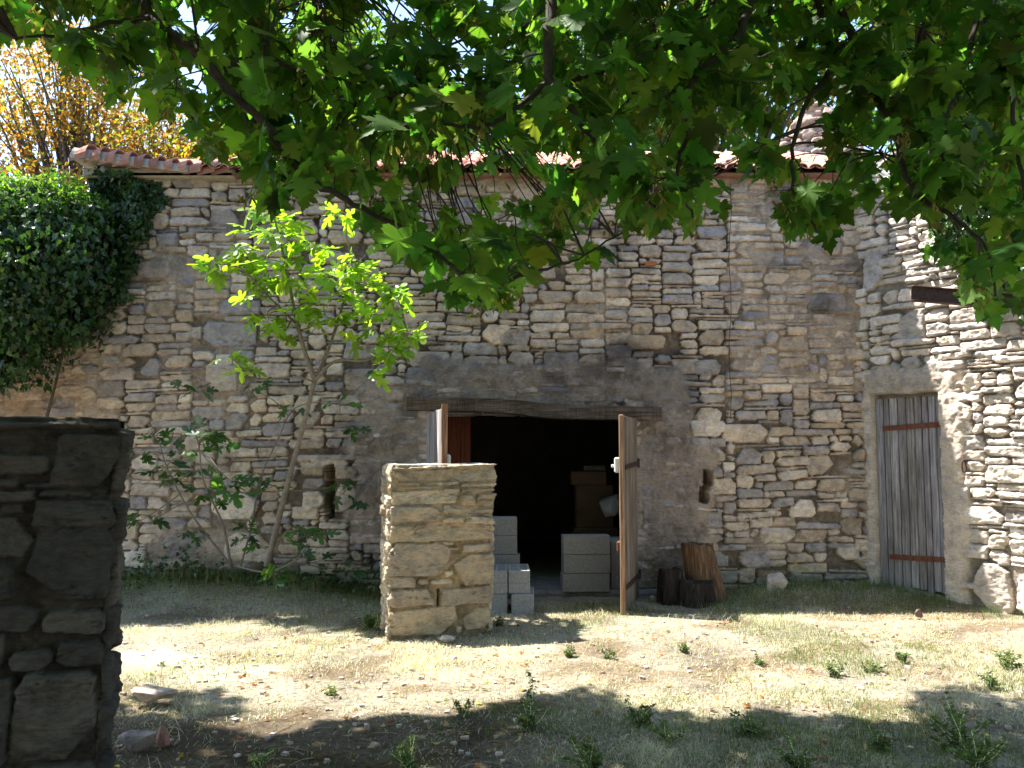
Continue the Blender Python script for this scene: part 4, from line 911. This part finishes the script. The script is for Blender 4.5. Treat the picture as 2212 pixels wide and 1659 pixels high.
# bushy head over the low wall
def bushy(cs, n_, seed, rough=.25):
    r_ = default_rng(seed); out = []; nn = []; w_ = np.array([a[3]*a[4]+a[3]*a[5] for a in cs]); w_ /= w_.sum()
    for (cx, cy, cz, rx, ry, rz2), k in zip(cs, (w_*n_).astype(int)):
        d = r_.normal(0, 1, (k, 3)); d /= np.linalg.norm(d, axis=1)[:, None]; rr2 = r_.uniform(.55, 1, k)**.4*(1+rough*fbm(d[:, 0]*3+cx, d[:, 1]*3+d[:, 2]*3, seed, 3)); out.append(np.array([cx, cy, cz])+d*rr2[:, None]*np.array([rx, ry, rz2])); nn.append(d+np.array([0, 0, .4]))
    return np.concatenate(out), np.concatenate(nn)
bp, bn_ = bushy([(-5.35, 9.2, 3.55, .85, .6, .75), (-4.75, 9.35, 3.55, .45, .45, .75), (-6.0, 9.1, 3.4, .9, .7, .9), (-5.2, 9.3, 4.15, .45, .4, .35), (-5.7, 9.3, 4.05, .6, .5, .5), (-4.72, 9.4, 4.1, .3, .3, .3), (-5.6, 9.1, 2.85, .9, .5, .6), (-6.6, 9.1, 3.2, .9, .6, 1.1)], 21000, 5, .42)
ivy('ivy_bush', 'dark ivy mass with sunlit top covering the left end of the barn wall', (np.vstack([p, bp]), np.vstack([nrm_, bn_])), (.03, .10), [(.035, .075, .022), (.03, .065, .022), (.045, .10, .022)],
    [[(-5.3, 9.4, 0), (-5.25, 9.42, 1.2), (-5.0, 9.4, 2.4), (-4.8, 9.45, 3.6)], [(-5.3, 9.4, .1), (-5.6, 9.35, 1.5), (-5.7, 9.2, 3.0)]])
# right: ivy along the top of the right wall
n_ = 26000; s_ = rng.uniform(.4, 4.0, n_); dz_ = rng.uniform(-1, .5, n_); tp = topR(s_)
f_ = fbm(s_*1.7, dz_*1.2, 230, 3); ok = (dz_ > -.15-.55*smooth(.7, 2.0, s_)-.8*f_) & (s_ > .9)
s_, dz_, tp = s_[ok], dz_[ok], tp[ok]; o_ = rng.uniform(.0, .35, len(s_))*np.clip(1.2-np.abs(dz_), .2, 1)-.05-.4*rng.random(len(s_))*(dz_ > 0)
p = np.stack([A0[0]+DR[0]*s_+nrm[0]*o_, A0[1]+DR[1]*s_+nrm[1]*o_, tp+dz_], 1)
rb, rbn = bushy([(6.2, 8.6, 4.9, .8, .6, .8), (5.6, 9.3, 5.6, .7, .6, .9), (7.0, 8.2, 4.2, .9, .8, 1.0), (5.2, 8.7, 3.75, .45, .3, .3)], 9000, 9)
ivy('ivy', 'ivy trailing over the top of the sunlit right wall', (np.vstack([p, rb]), np.vstack([np.tile(np.array([nrm[0], nrm[1], .4]), (len(p), 1)), rbn])), (.05, .09), [(.05, .11, .025), (.06, .13, .03), (.04, .085, .022)],
    [[(6.3, 9.0, 0), (6.2, 8.9, 2.5), (6.2, 8.7, 4.6)], [(5.9, 9.3, 0), (5.7, 9.3, 3.0), (5.6, 9.3, 5.4)]])

# ---- sunlit shrub above the ivy
def shrub(name, label, base, cs, n_, size, pal, seed):
    root = empty(name, base, label, 'shrub'); p, nn = bushy(cs, n_, seed, .45); st_ = MB()
    for c_ in cs:
        for k in range(2): e = np.array(c_[:3])+rng.normal(0, .12, 3)+np.array([0, .3, 0]); st_.tube(spline([base, (np.array(base)+e)/2+rng.normal(0, .1, 3), e], 4), np.linspace(.03, .006, 9), 5, cap=False)
    st_.build('stems', M_BARK, root); leaves('foliage', TREEL, p, rng.normal(0, 1, (len(p), 3)), nn, rng.uniform(size[0], size[1], len(p)), cols(len(p), pal, .2, .1), M_TREE, root)
shrub('shrub', 'light green sunlit shrub rising above the dark ivy at left', (-5.8, 9.9, 0), [(-5.35, 9.35, 4.3, .50, .4, .28), (-4.85, 9.5, 4.22, .38, .35, .24), (-5.9, 9.4, 4.25, .5, .4, .3), (-5.0, 9.3, 4.5, .22, .2, .16), (-5.6, 9.3, 4.0, .5, .35, .35)], 8000, (.035, .07), [(.12, .22, .05), (.10, .19, .045), (.15, .25, .06)], 41)
# ---- trees beyond the walls
def tree(name, label, base, h, blobs, n_, size, pal, seed, trunk=.16, limbs_=26, mat=M_TREE, group='trees beyond the barn', bark=M_BARK):
    root = empty(name, base, label, 'tree', group); r_ = default_rng(seed); base = np.array(base, float)
    w_ = np.array([b_[3]*b_[4]*b_[5] for b_ in blobs])**.8; w_ /= w_.sum(); pos = []; br = MB(); top = base+np.array([0, 0, h*.55])
    tk = MB(); tk.tube(spline([base, base+np.array([.1, 0, h*.3]), top], 5), np.linspace(trunk, trunk*.55, 11), 10, wob=.1); tk.build('trunk', bark, root, True)
    for b_, k in zip(blobs, w_):
        kk = int(n_*k/9); c_ = np.array(b_[:3]); rad = np.array(b_[3:])
        d = r_.normal(0, 1, (kk, 3)); d /= np.linalg.norm(d, axis=1)[:, None]; tips = c_+d*(r_.uniform(.2, 1, kk)**.5)[:, None]*rad
        for t_ in tips[:max(3, int(limbs_*k*2))]:
            m_ = top*.4+c_*.2+t_*.4+r_.normal(0, .15, 3); q_ = spline([top-np.array([0, 0, r_.uniform(0, h*.25)]), m_, t_], 4); br.tube(q_, np.linspace(trunk*.3, .01, 9), 5, cap=False)
        for t_ in tips: pos.append(t_+r_.normal(0, .14, (9, 3)))
    br.build('branches', bark, root); pos = np.concatenate(pos); m_ = len(pos)
    leaves('crown', TREEL, pos, r_.normal(0, 1, (m_, 3))+np.array([0, 0, -.4]), r_.normal(0, .7, (m_, 3))+np.array([0, 0, .6]), r_.uniform(size[0], size[1], m_), cols(m_, pal, .22, .15), mat, root); return root
YEL = [(.30, .16, .05), (.34, .21, .05), (.26, .11, .04), (.18, .19, .05), (.31, .14, .05), (.22, .12, .06)]
GRN = [(.07, .14, .03), (.09, .17, .03), (.055, .12, .025)]
tree('autumn_tree', 'tall thin tree with yellow and orange leaves against the sky at left', (-7.9, 15.5, 0), 8.0, [(-8.6, 15.5, 8.3, 1.3, 1.2, 1.1), (-7.6, 15.3, 7.6, 1.0, 1, .8), (-9.2, 15.2, 7.1, .9, 1, .9), (-8.2, 15, 6.2, 1.2, 1, .5), (-7.9, 15.3, 8.9, 1.2, 1, .6)], 7000, (.08, .13), YEL, 1, .14, 60)
tree('autumn_tree', 'smaller rusty orange tree just above the left end of the tiled roof', (-5.6, 14.5, 0), 6.4, [(-6.2, 14.5, 6.9, .8, .8, .7), (-5.2, 14.2, 6.4, .9, .8, .6), (-4.4, 14, 6.2, .8, .8, .5)], 6500, (.07, .12), YEL+[(.14, .18, .04)], 2, .1, 30)
tree('broadleaf_tree', 'pale green crown seen through the boughs left of centre', (-2.5, 16, 0), 8.5, [(-2.8, 16, 7.4, 1.8, 1.3, 1.3), (-1.0, 15.5, 7.2, 1.5, 1.3, 1.1), (-3.3, 16, 9.2, 1.2, 1.2, .9)], 9000, (.11, .18), GRN+[(.12, .18, .03)], 3, .2)
tree('broadleaf_tree', 'green crown behind the centre of the barn roof', (1.2, 16, 0), 9, [(.8, 16, 7.4, 1.5, 1.3, 1.2), (2.4, 15.5, 8.2, 1.6, 1.3, 1.4), (1.0, 16, 9.6, 1.4, 1.2, .9)], 10000, (.11, .18), GRN, 4, .2)
tree('broadleaf_tree', 'green crown with browning tips left of the ruined gable', (4.0, 16.5, 0), 9, [(3.8, 16.5, 7.8, 1.2, 1.0, 1.4), (3.6, 15.5, 9.3, 1.2, .9, 1.0), (5.4, 16, 9.0, 1.1, .9, 1.2)], 10000, (.10, .16), GRN+[(.2, .13, .05)], 5, .18)
tree('broadleaf_tree', 'large green tree rising behind the right wall', (8.6, 13.5, 0), 9, [(7.6, 13.5, 7.6, 1.5, 1.3, 2.0), (9.4, 13, 6.8, 1.8, 1.5, 2.2), (7.2, 12.5, 5.6, 1.0, 1, 1.2), (10.5, 12.5, 5.0, 1.6, 1.4, 1.6)], 15000, (.11, .17), GRN, 6, .25)
tree('broadleaf_tree', 'leafy tree just behind the corner of barn and right wall', (6.2, 12.2, 0), 8, [(6.3, 12.2, 7.0, .9, .8, 1.5), (5.9, 12.0, 8.3, .8, .8, .8)], 6000, (.10, .16), GRN, 7, .15)
tree('broadleaf_tree', 'light green shrubby tree behind the ivy at the far left', (-9.6, 12.2, 0), 6, [(-7.7, 12.0, 4.9, 1.0, .8, .6), (-9, 12.2, 5.2, 1.2, 1, .9), (-6.4, 12.2, 4.9, .8, .6, .4)], 7000, (.09, .15), [(.10, .19, .03), (.08, .16, .03)], 8, .12)

tree('broadleaf_tree', 'unseen tall tree added outside the left edge to shade the yard', (-9.5, 10.6, 0), 8, [(-5.75, 10.0, 8.6, .9, .55, .7)], 1800, (.12, .18), GRN, 10, .15, 4)  # added out of view, crown set to cast shade on the left ground
tree('broadleaf_tree', 'shade tree behind the photographer at left', (-4.5, -4.5, 0), 8, [(-4, -3, 6, 3.2, 2.4, 2.6), (-5, -4, 3.2, 2.8, 1.5, 2)], 9000, (.25, .4), GRN, 11, .3)
tree('broadleaf_tree', 'shade tree behind the photographer in the middle', (1, -6, 0), 9, [(.5, -4, 6.5, 3.5, 2.5, 2.6), (.5, -5.5, 3, 3.5, 1.5, 2.3), (-.5, -.5, 7.6, 4.5, 2.2, .8)], 12000, (.25, .4), GRN, 12, .3)
tree('broadleaf_tree', 'shade tree behind the photographer at right', (7, -3, 0), 8, [(6, -2, 6, 2.8, 3, 2.6), (6.5, -3, 3.2, 2.4, 2.4, 2.3)], 9000, (.25, .4), GRN, 13, .3)

# ------------------------------------------------------------ grass, weeds, litter
def blades(name, x, y, hgt, lean, wid, col, label, mat=M_GRASS, zoff=0):
    n_ = len(x); a = rng.uniform(0, 2*math.pi, n_); d = np.stack([np.cos(a), np.sin(a), np.zeros(n_)], 1); sd_ = np.stack([-np.sin(a+rng.normal(0, .6, n_)), np.cos(a), np.zeros(n_)], 1)
    b_ = np.stack([x, y, gz(x, y)-.004+zoff], 1); ln = lean[:, None]; h = hgt[:, None]; up = np.array([0, 0, 1.])
    m_ = b_+h*.55*(up*np.cos(ln*.6)+d*np.sin(ln*.6)); t_ = m_+h*.5*(up*np.cos(ln*1.25)+d*np.sin(ln*1.25)); t_[:, 2] = np.maximum(t_[:, 2], b_[:, 2]+.004); w_ = wid[:, None]*.5
    V = np.stack([b_-sd_*w_, b_+sd_*w_, m_+sd_*w_*.7, m_-sd_*w_*.7, t_], 1).reshape(-1, 3); i = (np.arange(n_)*5)[:, None]
    Fc = np.stack([i+[0, 1, 2], i+[0, 2, 3], i+[3, 2, 4]], 1).reshape(-1, 3)
    o = mesh(name, V, Fc, mat, None, np.repeat(col, 5, 0)); return tag(o, label, name.replace('_', ' '), kind='stuff')
def scatter(n_, dens, y0=3.6, y1=9.55):
    xo = []; yo = []
    while len(xo) < n_:
        y = y0+(y1-y0)*rng.random(30000)**1.0; x = rng.uniform(-1, 1, 30000)*(.66*y+.3); k = rng.random(30000) < dens(x, y)*(.35+.65*(4.5/y)**1)
        k &= ~((x > P(927, 1300, 9.6)[0]) & (x < P(1374, 1300, 9.6)[0]) & (y > 9.15))
        q_ = (np.stack([x, y], 1)-A0) @ nrm; k &= (q_ > .03)
        xo += list(x[k]); yo += list(y[k])
    return np.array(xo[:n_]), np.array(yo[:n_])
nf = lambda x, y: .12+.88*smooth(-.2, .3, fbm(x*1.7, y*1.7, 500, 3))
dens = lambda x, y: np.clip(nf(x, y)*(1-.75*np.exp(-((x+2.7)**2/.9+(y-6.6)**2/.12)))*(1-.88*smooth(5.8, 5.1, y)*smooth(1.2, -.8, x)), .03, 1)
x, y = scatter(120000, dens)
blades('dry_grass', x, y, rng.uniform(.02, .075, len(x))*(.7+1.0*smooth(.1, .5, fbm(x*2.6, y*2.6, 560, 3))), rng.uniform(.9, 1.45, len(x)), rng.uniform(.0022, .0045, len(x)), cols(len(x), [(.58, .52, .41), (.64, .59, .48), (.48, .42, .32), (.68, .64, .55)], .15, .05), 'flattened straw coloured dry grass over the yard')
gd = lambda x, y: np.clip(.05+1.0*smooth(-.05, .35, fbm(x*1.3, y*1.5, 520, 4))*(.35+.65*smooth(-.6, 2.0, x))+.7*smooth(8.4, 9.2, y)*(smooth(-.8, -1.6, x)+smooth(1.9, 2.4, x))+.3*smooth(5.3, 4.6, y)*smooth(-.3, .8, x), 0, 1)*(1-.85*smooth(5.8, 5.2, y)*smooth(.2, -.9, x))
x, y = scatter(60000, gd)
blades('green_grass', x, y, rng.uniform(.02, .07, len(x))*(1+.9*smooth(8.3, 8.9, y)), rng.uniform(.2, 1.2, len(x)), rng.uniform(.002, .004, len(x)), cols(len(x), [(.11, .17, .045), (.15, .20, .06), (.20, .22, .08)], .2, .1), 'green grass blades mixed in the dry grass and along the wall foot')
# fallen leaves
n_ = 1300; x, y = scatter(n_, lambda x, y: .3+.7*smooth(0, .4, fbm(x*1.2, y*1.2, 540, 3)))
p = np.stack([x, y, gz(x, y)+.012], 1); a = rng.uniform(0, 6.28, n_)
o = leaves('fallen_leaves', IVYL, p, np.stack([np.cos(a), np.sin(a), rng.normal(0, .15, n_)], 1), rng.normal(0, .35, (n_, 3))+np.array([0, 0, 1]), rng.uniform(.02, .055, n_), cols(n_, [(.30, .15, .06), (.42, .30, .16), (.2, .12, .07), (.5, .42, .3), (.36, .13, .06)], .2, .1), M_TREE)
tag(o, 'small dry brown and orange leaves scattered over the yard', 'fallen leaves', kind='stuff')
# twigs and chips
tw = MB(); x, y = scatter(420, lambda x, y: smooth(6.8, 4.5, y)+.1)
for a_, b_ in zip(x, y):
    th = rng.uniform(0, 3.14); l_ = rng.uniform(.04, .22); g = float(gz(a_, b_)); tw.tube([(a_, b_, g+.006), (a_+math.cos(th)*l_*.5, b_+math.sin(th)*l_*.5+rng.normal(0, .01), g+.016), (a_+math.cos(th)*l_, b_+math.sin(th)*l_, g+.006)], .0022, 4)
tag(tw.build('ground_twigs', M_DRYTWIG), 'thin dry twigs and stalks strewn in the shaded foreground', 'twigs', kind='stuff')
ch = MB(); x, y = scatter(800, lambda x, y: .25+.75*np.exp(-((x+.5)**2+(y-7.3)**2)/.3))
for a_, b_ in zip(x, y):
    s_ = rng.uniform(.006, .024); V = rng.normal(0, 1, (8, 3)); V = np.array([(i & 1, (i >> 1) & 1, (i >> 2) & 1) for i in range(8)])-.5+V*.12; V = V*np.array([s_*1.6, s_*1.3, s_]) @ rotz(rng.uniform(0, 3)).T+np.array([a_, b_, float(gz(a_, b_))+s_*.2])
    g = rng.uniform(.6, 1.1); ch.add(V, [(0, 2, 3, 1), (4, 5, 7, 6), (0, 1, 5, 4), (2, 6, 7, 3), (0, 4, 6, 2), (1, 3, 7, 5)], (.48*g, .43*g, .36*g))
tag(ch.build('gravel_chips', M_STONE), 'pale stone chips scattered on the soil', 'gravel', kind='stuff')
# weeds one can point at
def weed(px, py, h, spread, kind, label, seed, pal=None):
    yy = CAM_H*F/(py-970.5); x0 = P(px, py, yy)[0]; z0 = float(gz(x0, yy)); yy = (CAM_H-z0)*F/(py-970.5); x0 = P(px, py, yy)[0]; z0 = float(gz(x0, yy))
    root = empty('weed', (x0, yy, z0), label, 'weed', 'green weeds in the dry grass'); r_ = default_rng(seed); st_ = MB(); pp = []; tt = []; nn = []; ss = []
    for k in range(int(spread*1.6) if spread > 3 else spread):
        a = r_.uniform(0, 6.28); l_ = r_.uniform(.1, .75)*h*(.3 if kind == 'tall' else .7); l_ *= 1.5; tip = np.array([x0+math.cos(a)*l_, yy+math.sin(a)*l_, z0+h*r_.uniform(.25, 1.0)]); q_ = spline([(x0+r_.normal(0, .01), yy+r_.normal(0, .01), z0-.01), (np.array([x0, yy, z0])+tip)/2+r_.normal(0, .015, 3), tip], 5)
        st_.tube(q_, np.linspace(.0018, .0008, len(q_)), 4, cap=False)
        for p_ in q_[2:]:
            for j in range(5):
                a2 = r_.uniform(0, 6.28); d = np.array([math.cos(a2), math.sin(a2), r_.uniform(-.1, .8)]); pp.append(p_+r_.normal(0, .004, 3)); tt.append(d); nn.append(np.array([0, 0, 1])+r_.normal(0, .4, 3)); ss.append(r_.uniform(.014, .036)*(h/.18)**.5)
    st_.build('stems', M_GRASS, root); leaves('leaves', TREEL, np.array(pp), np.array(tt), np.array(nn), np.array(ss), cols(len(pp), pal or [(.12, .18, .06), (.15, .21, .08), (.19, .22, .09)], .2, .1), M_GRASS, root)
W = [(1147, 1508, .20, 2, 'tall', 'slender single stemmed weed standing up in front of the doorway'), (1140, 1560, .17, 7, 'b', 'bushy weed in shade below the slender single stemmed one'), (1385, 1552, .15, 7, 'b', 'leafy weed at the shadow edge left of two others'),
     (1443, 1580, .13, 5, 'b', 'small weed in shade between two larger bushy ones'), (1620, 1570, .14, 9, 'b', 'broad low weed in the middle of the right foreground shade'), (2075, 1600, .26, 10, 'b', 'large upright weed at the lower right corner'), (2110, 1640, .2, 10, 'b', 'weed cut by the lower edge beneath the largest weed'),
     (1800, 1448, .12, 6, 'b', 'bright weed in full sun near the shadow edge at right'), (1885, 1440, .10, 6, 'b', 'bright low weed just right of another in the sun'), (1950, 1420, .11, 6, 'b', 'sunlit weed in the dry grass below the plank door'), (2180, 1440, .16, 9, 'b', 'sunlit weed clump at the right edge of the yard'),
     (2140, 1475, .11, 7, 'b', 'low sunlit weed left of the clump at the right edge'), (1480, 1400, .09, 5, 'b', 'little weed in the sun in front of the right door leaf'), (1310, 1412, .09, 5, 'b', 'little sunlit weed left of the one before the door leaf'), (1640, 1425, .08, 4, 'b', 'tiny sunlit weed in the centre right of the yard'),
     (1230, 1408, .08, 7, 'b', 'low weed at the tip of the pillar shadow'), (800, 1352, .20, 9, 'b', 'light green weed growing against the left side of the ochre pillar'), (985, 1352, .16, 3, 'tall', 'small dark weed rooted in the gap at the pillar foot'), (1075, 1345, .09, 7, 'b', 'low green weed in front of the end on blocks'),
     (1270, 1650, .2, 10, 'b', 'leafy weed at the bottom edge near the middle'), (880, 1640, .15, 8, 'b', 'dark weed at the bottom edge left of the middle'), (1720, 1640, .16, 8, 'b', 'dull weed at the bottom edge right of the middle'), (720, 1490, .08, 5, 'b', 'low weed in the sun flecks left of the pillar shadow'),
     (350, 1428, .05, 3, 'b', 'tiny sprout on the pale bare ground at left'), (1000, 1530, .1, 5, 'b', 'small weed just inside the foreground shadow'), (1905, 1600, .12, 7, 'b', 'medium weed in shade left of the largest weed'), (560, 1640, .10, 6, 'b', 'small weed low in the left foreground shade')]
for i, a in enumerate(W): weed(*a[:5], a[5], 700+i, [(.16, .24, .05), (.14, .22, .05)] if a[1] == 1352 and a[0] == 800 else None)
# tall grass tufts and nettles along the foot of the wall, at the left
def tufts(px, py, n_, h, spread, label):
    pass
n_ = 4200; x = rng.uniform(XL, -1.15, n_); y = YW-.12-np.abs(rng.normal(0, .22, n_)); hg = rng.uniform(.05, .22, n_)*(.4+.6*smooth(-.2, .3, fbm(x*3, y*3, 610, 2)))
blades('wall_foot_grass', x, y, hg, rng.uniform(.1, .9, n_), rng.uniform(.003, .006, n_), cols(n_, [(.10, .14, .055), (.15, .18, .07), (.36, .31, .19), (.30, .26, .16)], .2, .1), 'taller dark green growth along the shaded foot of the barn wall')
n_ = 1300; x = rng.uniform(XL+.2, -1.2, n_); y = YW-.10-np.abs(rng.normal(0, .20, n_)); z = gz(x, y)+rng.random(n_)**1.5*(.10+.25*smooth(0, .4, fbm(x*2.5, y*2, 640, 2)))
o = leaves('ground_cover', IVYL, np.stack([x, y, z], 1), rng.normal(0, 1, (n_, 3)), np.array([0, -.3, 1])+rng.normal(0, .5, (n_, 3)), rng.uniform(.03, .07, n_), cols(n_, [(.035, .075, .025), (.05, .1, .03)], .2, .1), M_IVY)
tag(o, 'low dark leafy ground cover under the fig along the wall', 'ground cover', kind='stuff')
n_ = 2000; x = rng.uniform(1.75, 6, n_); y = np.minimum(9.5, A0[1]+DR[1]*np.clip((x-A0[0])/DR[0], 0, 9)-.1)-np.abs(rng.normal(0, .30, n_))-.03; hg = rng.uniform(.06, .17, n_)*(.3+.9*smooth(.0, .35, fbm(x*4, y*4, 650, 2)))
blades('wall_foot_grass', x, y, hg, rng.uniform(.1, .7, n_), rng.uniform(.003, .005, n_), cols(n_, [(.10, .17, .045), (.14, .2, .06)], .2, .1), 'fresh green grass along the wall foot between logs and plank door')
print('objects', len(bpy.data.objects))
